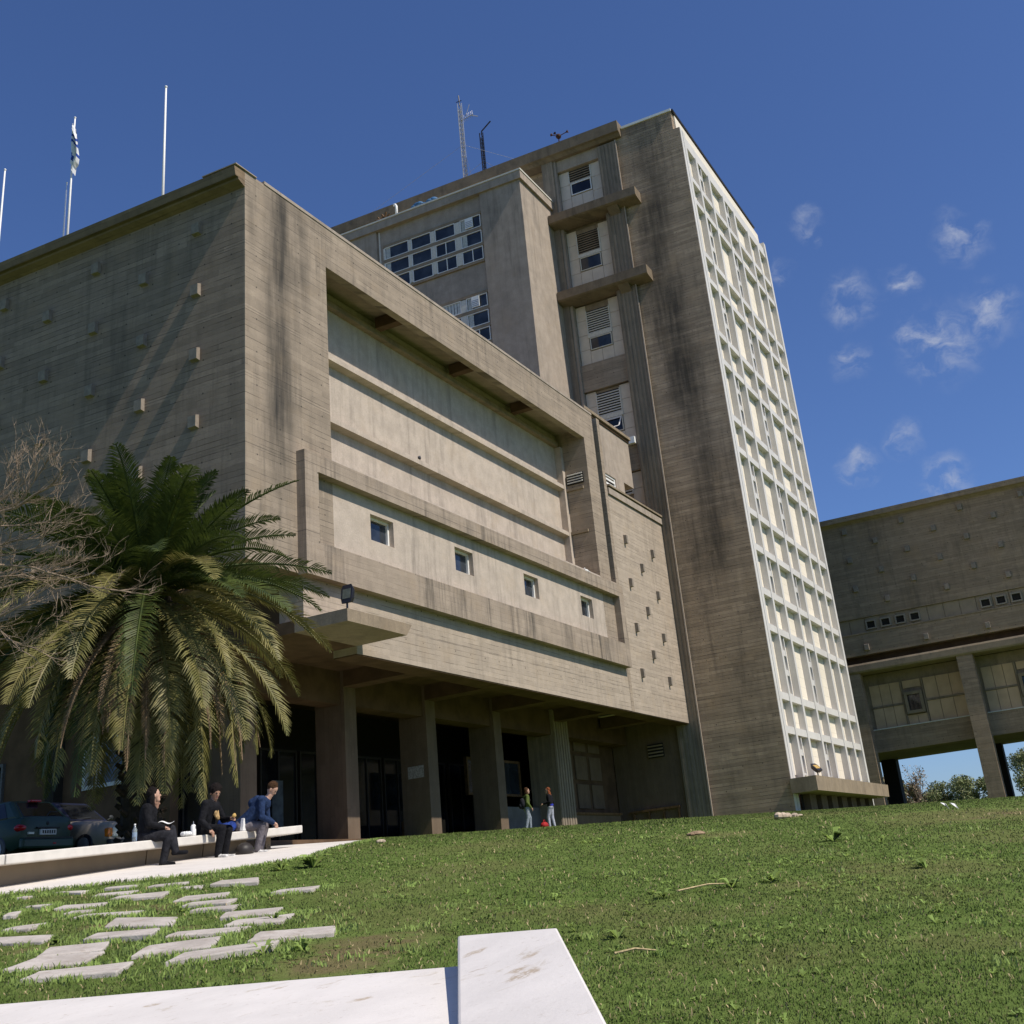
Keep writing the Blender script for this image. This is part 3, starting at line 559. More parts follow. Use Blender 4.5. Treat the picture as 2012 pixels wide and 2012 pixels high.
for si, (lt, lb, wt, wb, pb, pt) in enumerate([(46.45, 45.42, 45.35, 44.36, 43.0, 46.5), (41.05, 39.36, 39.08, 38.02, 36.8, 41.4), (34.82, 33.02, 32.72, 31.8, 30.78, 35.3), (28.52, 26.78, 26.5, 25.45, 24.4, 28.7), (22.3, 20.95, 20.9, 19.95, 19.0, 22.35)]):
    T(40.05, 40.2, .85, 4.3, pb, pt).build("panel_backing", M_slab, tw)
    n = max(1, round((pt-pb)/1.05)); hh = (pt-pb)/n
    for k in range(n):
        a, b = pb+k*hh, pb+(k+1)*hh
        tile(3.5, 4.28, a, b); tile(.9, 1.76, a, b)
    if wb-pb > .4:
        tile(1.76, 2.63, pb, wb-.06); tile(2.63, 3.5, pb, wb-.06)
    lo = TB(); lo.box(39.96, 40.04, 1.72, 1.8, lb, lt); lo.box(39.96, 40.04, 3.47, 3.55, lb, lt); lo.box(39.95, 40.04, 1.72, 3.55, wt+.03, lb+.02)
    lo = lo.build("louvre", M_frm, tw); T(40.03, 40.05, 1.78, 3.5, lb, lt).build("backing", M_dark, lo)
    ns = int((lt-lb)/.175)
    for k in range(ns):
        z = lb+.04+k*(lt-lb-.04)/ns; t_ = TB(); t_.prism([(39.94, z), (39.965, z-.02), (40.03, z+.075), (40.01, z+.1)], 'y', 1.8, 3.47); t_.build("slat", M_slab if si in (0, 1) else M_frm, lo)
    if si == 4: continue
    w = window(tw, 'x', 39.99, 1.8, 3.44, wb, wt, fw=.07 if si == 0 else .06, proud=.04, mat=M_white if si == 0 else M_frm, gm=M_glassd if si in (0, 3) else M_glass, depth=.05)
    shift(w, -TL)
    if si == 3:
        t_ = TB(); z0, z1 = 25.55, 26.42
        for (ya, yb, za, zb_) in ((1.85, 3.4, z1-.06, z1), (1.85, 3.4, z0, z0+.06), (1.85, 1.92, z0, z1), (3.33, 3.4, z0, z1)):
            t_.hexa([(39.93-(z1-za)*.75, ya, za), (39.96-(z1-za)*.75, ya, za), (39.96-(z1-za)*.75, yb, za), (39.93-(z1-za)*.75, yb, za)], [(39.93-(z1-zb_)*.75, ya, zb_), (39.96-(z1-zb_)*.75, ya, zb_), (39.96-(z1-zb_)*.75, yb, zb_), (39.93-(z1-zb_)*.75, yb, zb_)])
        t_.build("open_sash", M_white, tw)
# two ledges
for z in (41.75, 35.5):
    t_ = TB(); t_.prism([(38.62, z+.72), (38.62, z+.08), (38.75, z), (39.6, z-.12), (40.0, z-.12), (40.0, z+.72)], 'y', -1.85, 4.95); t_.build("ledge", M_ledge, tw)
    t_ = TB(); t_.prism([(38.9, z-.02), (39.5, z-.5), (39.5, z-.02)], 'y', -.3, .5); t_.build("ledge_bracket", M_ledge, tw)
T(39.25, 39.55, .92, 1.55, 24.1, 24.55).build("lamp_hood", M_white, tw)
# roof cornice over the bay
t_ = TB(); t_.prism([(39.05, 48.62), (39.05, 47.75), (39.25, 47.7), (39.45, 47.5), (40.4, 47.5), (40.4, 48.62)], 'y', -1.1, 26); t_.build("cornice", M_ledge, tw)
# projecting block
t_ = TB(); t_.box(34.5, 40.3, 5.0, 8.2, 20, 43.4); t_.box(34.5, 40.3, 16.9, 20, 20, 43.4); t_.box(34.68, 40.3, 8.2, 16.9, 20, 43.4); t_.build("stair_block", M_block, tw)
t_ = TB(); t_.box(34.33, 40.3, 4.82, 20.1, 43.38, 44.02); t_.build("block_fascia", M_block, tw); T(34.28, 40.3, 4.77, 20.15, 44.02, 44.14).build("block_flashing", M_frm, tw)
T(34.6, 34.679, 16.66, 16.76, 30, 43.3).build("drain_pipe", M_frm, tw)
YC = [(14.28, 16.3), (12.4, 14.05), (10.42, 12.06), (8.34, 9.98)]; ZR = [(40.86, 41.84), (39.56, 40.58), (38.27, 39.3)]
for s in (0, 6.22, 12.44):
    for z0, z1 in ((41.85, 42.05), (40.6, 40.84), (39.32, 39.54), (38.05, 38.25)): T(34.55, 34.679, 8.24, 16.4, z0-s, z1-s).build("grid_rail", M_slab, tw)
    for a, b in ((9.98, 10.42), (12.06, 12.4), (14.05, 14.28), (16.3, 16.42)):
        T(34.57, 34.679, a+.02, b-.02, 38.32-s, 41.8-s).build("grid_post", M_frm, tw)
    for ci, (a, b) in enumerate(YC):
        for ri, (z0, z1) in enumerate(ZR):
            mull = ((a+b)/2,) if (ci, ri) in ((2, 1), (2, 2), (3, 2)) else ()
            cur = [(b-.45, b-.08)] if (ci, ri) in ((0, 0), (0, 1), (3, 0), (3, 1)) else ([(a+.1, b-.1)] if (ci, ri, s) == (2, 0, 6.22) else None)
            w = window(tw, 'x', 34.62, a, b, z0-s, z1-s, fw=.05, proud=.05, mull=mull, mat=M_white, gm=M_glass, depth=.055, curtain=cur)
            if (ci, ri) == (3, 0):
                ac = MB(); ac.box(34.5, 34.6, a+.6, a+1.2, z0-s+.12, z1-s-.08); ac.m = 1
                for k in range(4): ac.box(34.49, 34.4995, a+.64, a+1.16, z0-s+.2+k*.13, z0-s+.25+k*.13)
                ac.build("vent_cover", [M_white, M_grey], w)
            shift(w, -TL)
# canopy over the foot of the screen, small piers under it
t_ = TB(); t_.hexa([(39.42, -7.0, 1.27), (59.0, -7.0, 1.27), (59.0, -5.47, 1.27), (39.42, -5.47, 1.27)], [(39.42, -7.0, 2.07), (59.3, -7.0, 2.07), (59.3, -5.47, 2.07), (39.42, -5.47, 2.07)]); t_.build("canopy", M_slab, tw)
for k in range(7): T(41.6+k*2.6, 43.0+k*2.6, -5.9, -5.5, -.5, 1.26).build("pier", M_col, tw)
T(41.2, 59, -5.495, -5.465, -.4, 1.26).build("dark_backing", M_dark, tw)  # one dark sheet behind all the piers, filling their gaps
# lower side wall with a vent
lv = T(39.62, 39.69, 1.9, 2.9, 4.35, 5.15).build("louvre", M_dark, tw)
for k in range(4): T(39.56, 39.62, 1.92, 2.88, 4.42+k*.19, 4.5+k*.19).build("slat", M_slab, lv)
T(39.71, 40.39, .86, 5.2, -.5, 8.2).build("lower_wall", M_col, tw)
for k in range(4): T(39.5, 39.7, 1.35+k*.95, 1.43+k*.95, .3, 1.4).build("rail_post", M_brown, tw)
T(39.48, 39.72, 1.3, 4.5, 1.4, 1.52).build("timber_rail", M_brown, tw)

# ------------------------------------------------------------------ annex wing on the right
an = thing("raised_wing", "dark concrete wing on tall columns behind the tower at the right", "building", (71, -12, 0)); AL = an.location
class AB(MB):
    def build(s, *a, **k):
        s.v = [(p[0]-AL.x, p[1]-AL.y, p[2]-AL.z) for p in s.v]; return MB.build(s, *a, **k)
def A(*a): t_ = AB(); t_.box(*a); return t_
mb = AB(); mb.box(71, 86, -60, 12, 16.05, 24.25); mb.box(71.25, 86, -60, 12, 14.8, 16.05); mb.box(71, 86, -60, 12, 13.0, 14.8); mb.build("boarded_wall", M_annex, an)
t_ = AB(); t_.prism([(70.5, 24.75), (70.52, 24.3), (70.75, 24.25), (71.0, 24.05), (71.3, 24.05), (71.3, 24.75)], 'y', -60, 12); t_.build("cornice", M_annex, an)
M_atile = plain("annex_tile", (.30, .235, .165), .8, .2, var=.12, scale=.9)
A(70.93, 71.3, -60, 12, 14.72, 14.82).build("sill", M_slab, an)
for k in range(26): A(71.17, 71.249, 1-k*1.3+.02, 1-k*1.3+1.28, 14.84, 16.03).build("band_panel", M_atile, an)
M_frm2 = plain("annex_frame", (.3, .25, .2), .8, .2)
for y0 in (-5.55, -6.78, -8.0, -9.2, -14.9, -16.1, -17.3, -18.5):
    w = window(an, 'x', 71.1, y0-.86, y0, 15.0, 15.75, fw=.11, proud=.1, mat=M_frm2, gm=M_dark); shift(w, -AL)
apm = peg_mesh(.36, .5, .2, 'x')
for j in range(-1, 7):
    y = -5.36-2.44*j
    for z in ([23.5, 21.0, 18.5] if j % 2 == 0 else [22.25, 19.75, 17.25]): link("peg", apm, an, loc=(71.001-AL.x, y-AL.y, z))
for y in (-.4, -5.3, -10.2, -15.1, -20.0): link("peg", apm, an, loc=(71.001-AL.x, y-AL.y, 13.6))
t_ = AB(); t_.prism([(70.85, 12.35), (70.8, 12.2), (70.8, 11.75), (70.9, 11.62), (73, 11.62), (73, 12.35)], 'y', -60, 12); t_.build("edge_beam", M_slab, an)
A(71.9, 86, -60, 12, 12.35, 13.0).build("neck_wall", M_under, an)
A(73, 84, -60, 12, 5.35, 7.1).build("girder", M_annex, an); A(73.3, 84, -60, 12, 7.1, 11.62).build("storey_wall", M_slab, an)
A(72.93, 73.3, -60, 12, 7.1, 7.18).build("sill", M_frm, an)
for yc in (6.0, -3.6, -12.75, -22.0, -31.2):
    A(71, 72.3, yc-.62, yc+.62, -1, 11.62).build("column", M_annex, an); A(82, 83.4, yc-.1, yc+1.2, -1, 5.35).build("column", M_dark, an)
M_ptile = plain("annex_panel", (.52, .37, .235), .8, .2, var=.1, scale=.9)
for yc in (-3.6, -12.75, -22.0):
    a, b = yc-.75, yc-8.4           # bay between two columns
    for (u0, u1, z0, z1, n) in ((a, yc-3.3, 7.2, 8.82, 3), (a, yc-3.3, 9.0, 10.7, 3), (yc-5.2, b, 7.2, 8.82, 3), (yc-5.2, b, 9.0, 10.7, 3), (yc-3.45, yc-5.05, 7.2, 7.9, 2), (yc-3.5, yc-5.0, 10.1, 10.7, 1)):
        for k in range(n):
            ya = u0+(u1-u0)*k/n; yb = u0+(u1-u0)*(k+1)/n; A(73.2, 73.299, min(ya, yb)+.02, max(ya, yb)-.02, z0, z1).build("panel", M_ptile, an)
    for u0, u1 in ((a, yc-3.3), (yc-5.2, b)): A(73.1, 73.3, u1, u0, 8.84, 8.98).build("rail", M_slab, an)
    for u in (yc-3.38, yc-5.12): A(73.12, 73.3, u-.06, u+.06, 7.2, 10.7).build("mullion", M_slab, an)
    w = window(an, 'x', 73.15, yc-5.0, yc-3.5, 8.0, 9.75, fw=.24, proud=.25, mat=M_slab, gm=M_glassd); shift(w, -AL)

# ------------------------------------------------------------------ things on the roofs
def pole(name, label, x, y, z0, z1, r, flag=False):
    t = thing(name, label, "flagpole", (x, y, z0), group="flagpoles on the lecture block roof")
    MB().tube([(0, 0, 0), (0, 0, (z1-z0)*.5), (0, 0, z1-z0)], [r, r*.85, r*.6], 8).build("mast", M_white, t, True); MB().ball((0, 0, z1-z0+r), r*1.05, 8, 6).build("finial", M_white, t, True)
    MB().cone((0, 0, -.02), (0, 0, .25), r*2.2, r*1.6, 8).build("base", M_grey, t)
    return t
pole("flagpole", "tall bare white flagpole nearest the block's front corner", 2.0, 5.82, 22.8, 30.3, .06)
fp = pole("flagpole", "white flagpole with a limp blue and white flag", 2.0, 11.0, 22.8, 30.9, .05)
pole("flagpole", "thin short pole just left of the pole with the flag", 2.05, 11.3, 22.8, 27.7, .035)
pole("flagpole", "white pole cut off by the left edge of the picture", 2.0, 15.13, 22.8, 29.8, .055)
# the flag hangs in folds: nine stripes across its height, gathered towards the pole
V = []; F = []; MI = []; NU, NV = 12, 27; Hf = 1.95
for j in range(NV+1):
    s = j/NV; wdt = .12+.42*math.sin(min(1, s*1.25)*math.pi*.55)*(1-.45*max(0, s-.7)/.3)
    for i in range(NU+1):
        u = i/NU; yy = -wdt*u*(1 if s < .85 else .7)+.04*math.sin(u*9+s*5); xx = -.07-.10*math.sin(u*14+s*3)*(.4+u)
        V.append((xx, yy*.8, 8.1-.3-.4*u*u*s-Hf*s-.35*u))
for j in range(NV):
    for i in range(NU):
        a = j*(NU+1)+i; F.append((a, a+1, a+NU+2, a+NU+1)); st = int(j/NV*9)
        MI.append(1 if (j in (7, 8, 11, 12) or (21 <= j <= 23 and i < 6) or (j in (17, 18) and i > 7)) else 0)
M_fw = plain("flag_white", (.75, .75, .75), .8, .1, var=.04); M_fb = plain("flag_blue", (.03, .07, .32), .8, .1, var=.08); M_fy = plain("flag_gold", (.7, .42, .04), .8, .1)
link("flag", npmesh("flag", V, F, [M_fw, M_fb], True, MI), fp)
def lattice(t, h, w, sub, mat, r=.028):
    n = int(h/sub); P3 = [(w*math.cos(a), w*math.sin(a)) for a in (0.3, 2.4, 4.5)]
    mb = MB()
    for x, y in P3: mb.tube([(x, y, 0), (x, y, h)], r, 5)
    for k in range(n):
        for i in range(3):
            p, q = P3[i], P3[(i+1) % 3]; mb.tube([(p[0], p[1], k*sub), (q[0], q[1], (k+1)*sub)], r*.6, 4); mb.tube([(p[0], p[1], k*sub), (q[0], q[1], k*sub)], r*.6, 4)
    return mb.build("lattice", mat, t)
M_galv = plain("galvanised_steel", (.42, .42, .43), .5, .4, .5)
t = thing("radio_mast", "tall pale lattice mast with small aerials on the tower roof", "antenna", (44, 14.13, 48)); lattice(t, 11.6, .2, .45, M_galv, .04)
MB().tube([(0, 0, 11.4), (0, .05, 12.5)], .05, 6).tube([(0, -.2, 11.9), (0, .3, 11.9)], .035, 5).build("top_aerial", M_blk, t)
g = MB().tube([(0, 0, 9.9), (0, -1.2, 10.1)], .03, 5)
for k in range(6): g.tube([(0, -.3-k*.16, 9.65+k*.03), (0, -.3-k*.16, 10.35+k*.03)], .02, 4)
g.tube([(0, -.9, 10.1), (0, -1.6, 9.7)], .04, 5).tube([(0, -.5, 10.2), (0, -.9, 11.2)], .03, 5); g.build("yagi_aerial", M_galv, t)
g = MB()
for p in ((-2.5, 14, .3), (-2, -9, .3), (8, 2, .3)): g.tube([(0, 0, 7.5), p], .012, 4)
g.build("guy_wire", M_galv, t)
t = thing("radio_mast", "short black lattice mast with a slanting arm at its top", "antenna", (44, 12.35, 48)); lattice(t, 7.9, .16, .38, M_blk, .045)
MB().tube([(0, 0, 7.8), (0, -.05, 8.1), (0, -.95, 8.75)], .06, 6).build("arm", M_blk, t); MB().tube([(0, 0, 5.2), (6, -6, .4)], .015, 4).tube([(0, 0, 5.2), (-2, 7, .4)], .015, 4).build("guy_wire", M_galv, t)
t = thing("roof_siren", "small rusty horn siren on a stub at the tower roof edge", "siren", (44, 5.55, 48)); M_rust = plain("rust", (.07, .035, .025), .8, .2, var=.3)
MB().tube([(0, .12, 0), (0, 0, 4.7)], .05, 6).build("stub", M_rust, t); MB().ball((0, 0, 4.85), .22, 10, 8).build("motor", M_rust, t, True)
for p in ((0, .62, 5.25), (0, -.85, 5.0), (-.5, .1, 4.9)):
    g = MB().tube([(0, 0, 4.85), (p[0]*.8, p[1]*.8, 4.85+(p[2]-4.85)*.8)], .035, 6); g.cone((p[0]*.8, p[1]*.8, 4.85+(p[2]-4.85)*.8), p, .05, .13, 8); g.build("horn", M_rust, t)
t = thing("chimney_pot", "small brown box on the tower roof beside the white edge", "roof vent", (40.6, -3.9, 48.3)); B(-.3, .3, -.45, .45, 0, .35).build("body", M_rust, t); B(-.36, .36, -.52, .52, .35, .45).build("lid", M_brown, t)
t = thing("vent_pipe", "white bent pipe standing on the stair block roof", "pipe", (34.75, 15.2, 44.14)); MB().tube([(0, 0, 0), (0, 0, .95), (0, .08, 1.1), (0, .22, 1.12)], .1, 8).build("pipe", M_white, t, True)
M_tarp = plain("blue_tarp", (.05, .14, .28), .6, .3, var=.3, scale=4)
t = thing("tarpaulin", "crumpled blue tarpaulin on the stair block roof", "tarpaulin", (34.8, 12.9, 44.14)); g = MB()
for k in range(7): g.ball((random.uniform(-.1, .1), -.8+k*.27, .25+random.uniform(0, .18)), random.uniform(.2, .32), 8, 6, (1, 1.3, .8))
g.build("cloth", M_tarp, t, True); B(-.05, .05, .9, 1.6, .02, .35).build("flap", M_blk, t)
t = thing("scrap_heap", "brown heap of scrap on the stair block roof left of the pipe", "scrap", (34.8, 16.3, 44.14)); g = MB()
for k in range(6): g.tube([(random.uniform(-.1, .1), random.uniform(-.5, .5), 0), (random.uniform(-.2, .2), random.uniform(-.9, .9), random.uniform(.4, .8))], .08, 5)
g.build("timber", M_brown, t); MB().ball((0, .5, .2), .3, 8, 6, (1, 1.4, .7)).build("bag", M_under, t, True)

# floodlights
def floodlight(name, label, loc, rz, tilt, s=1.0, lens_mat=None):
    t = thing(name, label, "floodlight", loc, rz); t.scale = (s, s, s)
    MB().tube([(0, 0, -.02), (0, 0, .24)], .03, 8).tube([(0, -.16, .24), (0, .16, .24)], .02, 6).build("bracket", M_blk, t)
    m = Matrix.Translation((0, 0, .42)) @ Matrix.Rotation(tilt, 4, 'Y')
    poly = [(-.15, -.26), (.15, -.26), (.19, -.12), (.2, .2), (.15, .3), (-.15, .3), (-.2, .2), (-.19, -.12)]
    h = MB(); n = len(poly)
    h.v = [(-.02, p[0], p[1]) for p in poly]+[(.16, p[0]*.75, p[1]*.75) for p in poly]; h.f = [tuple(range(n))[::-1], tuple(range(n, 2*n))]+[(i, (i+1) % n, n+(i+1) % n, n+i) for i in range(n)]; h.mi = [0]*len(h.f)
    h.xf(m).build("housing", M_blk, t, bevel=.015)
    B(-.03, -.019, -.13, .13, -.12, .16).xf(m).build("lens", lens_mat or plain("lamp_lens", (.12, .13, .1), .25, .5), t)
floodlight("floodlight", "black floodlight on the corner of the entrance canopy", (2.55, -2.0, 6.66), R(0), R(8), 1.15)
m_ = NT("amber_lens"); M_lens = m_.fin((.5, .32, .09), .3, .5)  # amber is the lens's own colour
floodlight("floodlight", "small floodlight with amber lens on the canopy at the tower foot", (41.2, -6.7, 2.07), R(60), R(50), 1.25, M_lens)
# birds
def pigeon(label, loc, rz, mat):
    t = tag(MB().ball((0, 0, .13), .09, 10, 8, (1.6, .8, .9)).ball((.12, 0, .23), .045, 8, 6).tube([(.15, 0, .235), (.19, 0, .225)], [.012, .003], 5).tube([(-.1, 0, .12), (-.3, 0, .06)], [.05, .02], 6).tube([(.02, .03, 0), (.02, .03, .08)], .008, 4).tube([(.02, -.03, 0), (.02, -.03, .08)], .008, 4).build("pigeon", mat, None, True), label, "pigeon"); t.location = loc; t.rotation_euler = (0, 0, rz)
pigeon("dark pigeon perched on the lower rib of the recess", (13.3, 1.5, 15.69), .4, plain("pigeon_grey", (.06, .06, .07), .7))
pigeon("pale pigeon sitting on top of the frame around the windows", (26.4, -.18, 12.68), 2.8, plain("pigeon_white", (.7, .68, .64), .7))
# ------------------------------------------------------------------ bench
bt = thing("bench", "long pale concrete bench along the path with a dark base", "bench", (-15.5, -7.6, gz(-15.5, -8)))
def bz(x): return -1.07+.0575*(x+15)
def bp(x, y, z): return (x-bt.location.x, y-bt.location.y, z-bt.location.z)
SEG = [(-17.6, -15.02), (-15.0, -11.72), (-11.7, -10.28), (-10.26, -9.03), (-9.01, -7.78)]
for a, b in SEG:
    y0 = -8.0
    MB().hexa([bp(a, y0, bz(a)-.15), bp(b, y0, bz(b)-.15), bp(b, -7.15, bz(b)-.15), bp(a, -7.15, bz(a)-.15)], [bp(a, y0, bz(a)), bp(b, y0, bz(b)), bp(b, -7.15, bz(b)), bp(a, -7.15, bz(a))]).build("seat", M_bench, bt, bevel=.018)
    if a > -9.1: continue
    e = .03 if b > -9.1 else .0
    MB().hexa([bp(a, -7.56, gz(a, -8)-.35), bp(b-e-.04, -7.56, gz(b, -8)-.35), bp(b-e-.04, -7.25, gz(b, -8)-.35), bp(a, -7.25, gz(a, -8)-.35)], [bp(a, -7.62, bz(a)-.15), bp(b-e, -7.62, bz(b)-.15), bp(b-e, -7.25, bz(b)-.15), bp(a, -7.25, bz(a)-.15)]).build("base", M_benchb, bt)
MB().hexa([bp(-8.45, -7.6, gz(-8.4, -8)-.2), bp(-8.3, -7.6, gz(-8.4, -8)-.2), bp(-8.3, -7.3, gz(-8.4, -8)-.2), bp(-8.45, -7.3, gz(-8.4, -8)-.2)], [bp(-8.45, -7.6, bz(-8.4)-.15), bp(-8.3, -7.6, bz(-8.4)-.15), bp(-8.3, -7.3, bz(-8.4)-.15), bp(-8.45, -7.3, bz(-8.4)-.15)]).build("leg", M_benchb, bt)

# ------------------------------------------------------------------ people
_plain = plain
def plain(name, col, rough=.6, spec=.4, metal=0, var=.15, scale=9):
    mt = _plain(name, col, rough, spec, metal, var, scale)
    if any(w in name for w in ('cloth', 'hood', 'trouser', 'jean', 'hair')):       # folds and strands
        t = mt.node_tree; g = t.nodes.new("ShaderNodeTexCoord"); n = t.nodes.new("ShaderNodeTexNoise"); n.inputs["Scale"].default_value = 90 if 'hair' in name else 13; n.inputs["Detail"].default_value = 3; n.inputs["Distortion"].default_value = 1.5
        b = t.nodes.new("ShaderNodeBump"); b.inputs["Strength"].default_value = .9; b.inputs["Distance"].default_value = .02; t.links.new(g.outputs["Object"], n.inputs[0]); t.links.new(n.outputs[0], b.inputs["Height"]); t.links.new(b.outputs[0], t.nodes["Principled BSDF"].inputs["Normal"])
    return mt
M_skin = plain("skin_light", (.52, .31, .22), .55, .35, var=.05); M_skin2 = plain("skin_tan", (.36, .2, .13), .55, .35, var=.05)
M_eye = plain("eye_dark", (.03, .02, .02), .3); M_lip = plain("lips", (.33, .12, .1), .5)
M_jet = plain("black_cloth", (.012, .012, .014), .9, .1, var=.3, scale=12); M_jet2 = plain("charcoal_cloth", (.022, .022, .026), .9, .1, var=.3, scale=12)
M_denim = plain("blue_hoodie_cloth", (.02, .036, .085), .9, .1, var=.25, scale=14); M_greyp = plain("grey_trousers", (.14, .125, .135), .9, .1, var=.2, scale=14)
M_jean = plain("pale_jeans", (.36, .37, .42), .9, .1, var=.2, scale=12); M_jean2 = plain("grey_jeans", (.26, .29, .33), .9, .1, var=.2, scale=12)
M_shoe = plain("white_sneaker", (.55, .53, .5), .7, .2, var=.3, scale=25); M_green = plain("olive_cloth", (.1, .13, .035), .9, .1, var=.2)
M_wcl = plain("white_cloth", (.75, .74, .72), .9, .1, var=.05); M_blue = plain("bright_blue_cloth", (.03, .04, .35), .8, .1, var=.2)
M_hairb = plain("hair_black", (.014, .01, .009), .85, .15, var=.3, scale=40); M_hairn = plain("hair_brown", (.07, .035, .016), .85, .15, var=.35, scale=40); M_hairr = plain("hair_red", (.2, .06, .022), .85, .15, var=.35, scale=40)
def V3(*a): return Vector(a)
def human(label, loc, yaw, J, mats, hair, pad=1.18, scale=1.0):
    """J: joints in metres, x forward, y left, z up. mats: skin, top, pants, shoe (+ optional front)."""
    pr = []; add = lambda a, b, ra, rb, l: pr.append((Vector(a), Vector(b), ra, rb, l))
    g = {k: Vector(v) for k, v in J.items() if k not in ('look', 'extra')}
    look = Vector(J['look']).normalized()
    pel, che, neck = g['pelvis'], g['chest'], g['neck']
    add(pel, (pel+che)/2, .115*pad, .105*pad, 'top'); add((pel+che)/2, che, .105*pad, .12*pad, 'top')
    hd = neck+look*.045+Vector((0, 0, .125)); up = (Vector((0, 0, 1))-look*look.z).normalized(); side = up.cross(look).normalized()
    add(che, neck, .075, .058, 'skin'); add(neck, hd-look*.02-up*.03, .056, .06, 'skin')
    add(hd-look*.012+up*.025, hd+up*.03+look*.005, .094, .09, 'skin'); add(hd+look*.02, hd-up*.085+look*.05, .08, .045, 'skin')
    add(hd+look*.088+up*.01, hd+look*.107-up*.022, .01, .014, 'skin')
    add(hd-up*.058+look*.086-side*.018, hd-up*.058+look*.086+side*.018, .009, .009, 'lip')
    for s in (-1, 1):
        add(hd+side*s*.09+up*.0-look*.005, hd+side*s*.094-up*.035-look*.0, .016, .012, 'skin')
        add(hd+side*s*.033+look*.084+up*.016, hd+side*s*.033+look*.086+up*.016, .0125, .0125, 'eye')
        L = 'l' if s > 0 else 'r'
        sh, el, wr = g[L+'sh'], g[L+'el'], g[L+'wr']; hp, kn, an, to = g[L+'hip'], g[L+'kn'], g[L+'an'], g[L+'toe']
        add(che, sh, .1*pad, .068*pad, 'top'); add(pel, hp, .11*pad, .1*pad, 'pants'); add(hp, che+(sh-che)*.55, .095*pad, .095*pad, 'top')
        add(sh, el, .062*pad, .048*pad, 'top' if (s < 0 or 'armL' not in mats) else 'armL'); add(el, wr, .05*pad, .036*pad, 'top' if (s < 0 or 'armL' not in mats) else 'armL')
        fd = (wr-el).normalized(); hb = g.get(L+'hand', wr+fd*.1+Vector((0, 0, -.01))); hdv = (hb-wr).normalized()
        add(wr, wr+hdv*.085, .027, .034, 'skin')
        lat = hdv.cross(Vector((0, 0, 1))); lat = lat.normalized() if lat.length > .05 else Vector((0, 1, 0)); nrm = lat.cross(hdv)
        for fi, (off, ln) in enumerate(((-.027, .062), (-.009, .075), (.009, .07), (.026, .055))):
            b0 = wr+hdv*.09+lat*off; b1 = b0+hdv*ln*.55-nrm*.012; b2 = b1+hdv*ln*.3-nrm*.03; add(b0, b1, .0105, .0095, 'skin'); add(b1, b2, .0095, .008, 'skin')
        t0 = wr+hdv*.03-lat*.03*s; add(t0, t0+hdv*.035-lat*.028*s-nrm*.012, .013, .011, 'skin')
        add(hp, kn, .092*pad, .066*pad, 'pants'); add(kn, an, .064*pad, .05*pad, 'pants')
        heel = an+Vector((0, 0, -.04))-(to-an).normalized()*.035; add(heel, to, .04, .036, 'shoe'); add(an, heel+(to-heel)*.35, .04, .04, 'shoe')
    for e in J.get('extra', []): add(*e)
    mb = MB()
    for a, b, ra, rb, l in pr:
        mb.ball(a, ra, 14, 9); mb.ball(b, rb, 14, 9)
        if (a-b).length > 1e-4: mb.cone(a, b, ra, rb, 14)
    me = mb.mesh("tmp"); ob = bpy.data.objects.new("tmp", me); COL.objects.link(ob)
    rm = ob.modifiers.new("r", 'REMESH'); rm.mode = 'VOXEL'; rm.voxel_size = .0105; sm = ob.modifiers.new("s", 'SMOOTH'); sm.iterations = 2; sm.factor = .5
    dg = bpy.context.evaluated_depsgraph_get(); ev = ob.evaluated_get(dg); body = bpy.data.meshes.new_from_object(ev); bpy.data.objects.remove(ob); bpy.data.meshes.remove(me)
    names = ['skin', 'top', 'pants', 'shoe', 'eye', 'lip'] + [k for k in mats if k not in ('skin', 'top', 'pants', 'shoe')]
    allm = dict(mats); allm['eye'] = M_eye; allm['lip'] = M_lip
    body.materials.clear()
    for n_ in names: body.materials.append(allm[n_])
    nf = len(body.polygons); cen = np.empty(nf*3, np.float32); body.polygons.foreach_get("center", cen); cen = cen.reshape(-1, 3)
    best = np.full(nf, 9.0); idx = np.zeros(nf, np.int32)
    for a, b, ra, rb, l in pr:
        a_, b_ = np.array(a), np.array(b); d = b_-a_; t_ = np.clip(((cen-a_)@d)/max(d@d, 1e-9), 0, 1); dist = np.linalg.norm(cen-(a_+t_[:, None]*d), axis=1)-(ra+(rb-ra)*t_)
        if l in ('eye', 'lip'): dist = dist-.004
        k = dist < best; best[k] = dist[k]; idx[k] = names.index(l)
    body.polygons.foreach_set("material_index", idx); body.polygons.foreach_set("use_smooth", np.ones(nf, bool))
    body.name = "person"; o = bpy.data.objects.new("person", body); COL.objects.link(o); o.location = loc; o.rotation_euler = (0, 0, yaw); o.scale = (scale,)*3
    tag(o, label, "person")
    kind, hm = hair
    h = MB(); rr = random.Random(len(label))
    h.ball(hd-look*.03+up*.047, .118 if kind == 'curly' else .104, 16, 12, (1.02, 1.0, 1.0))
    for k in range(80 if kind == 'curly' else 30):
        a = rr.uniform(0, 6.28); e_ = rr.uniform(.1, 1.4); d = (side*math.cos(a)*math.cos(e_)-look*(abs(math.sin(a))*1.25-(.62 if kind == 'curly' else .3))*math.cos(e_)+up*math.sin(e_)).normalized()
        h.ball(hd-look*.02+up*.045+d*.085, rr.uniform(.036, .052) if kind == 'curly' else rr.uniform(.026, .036), 7, 5)
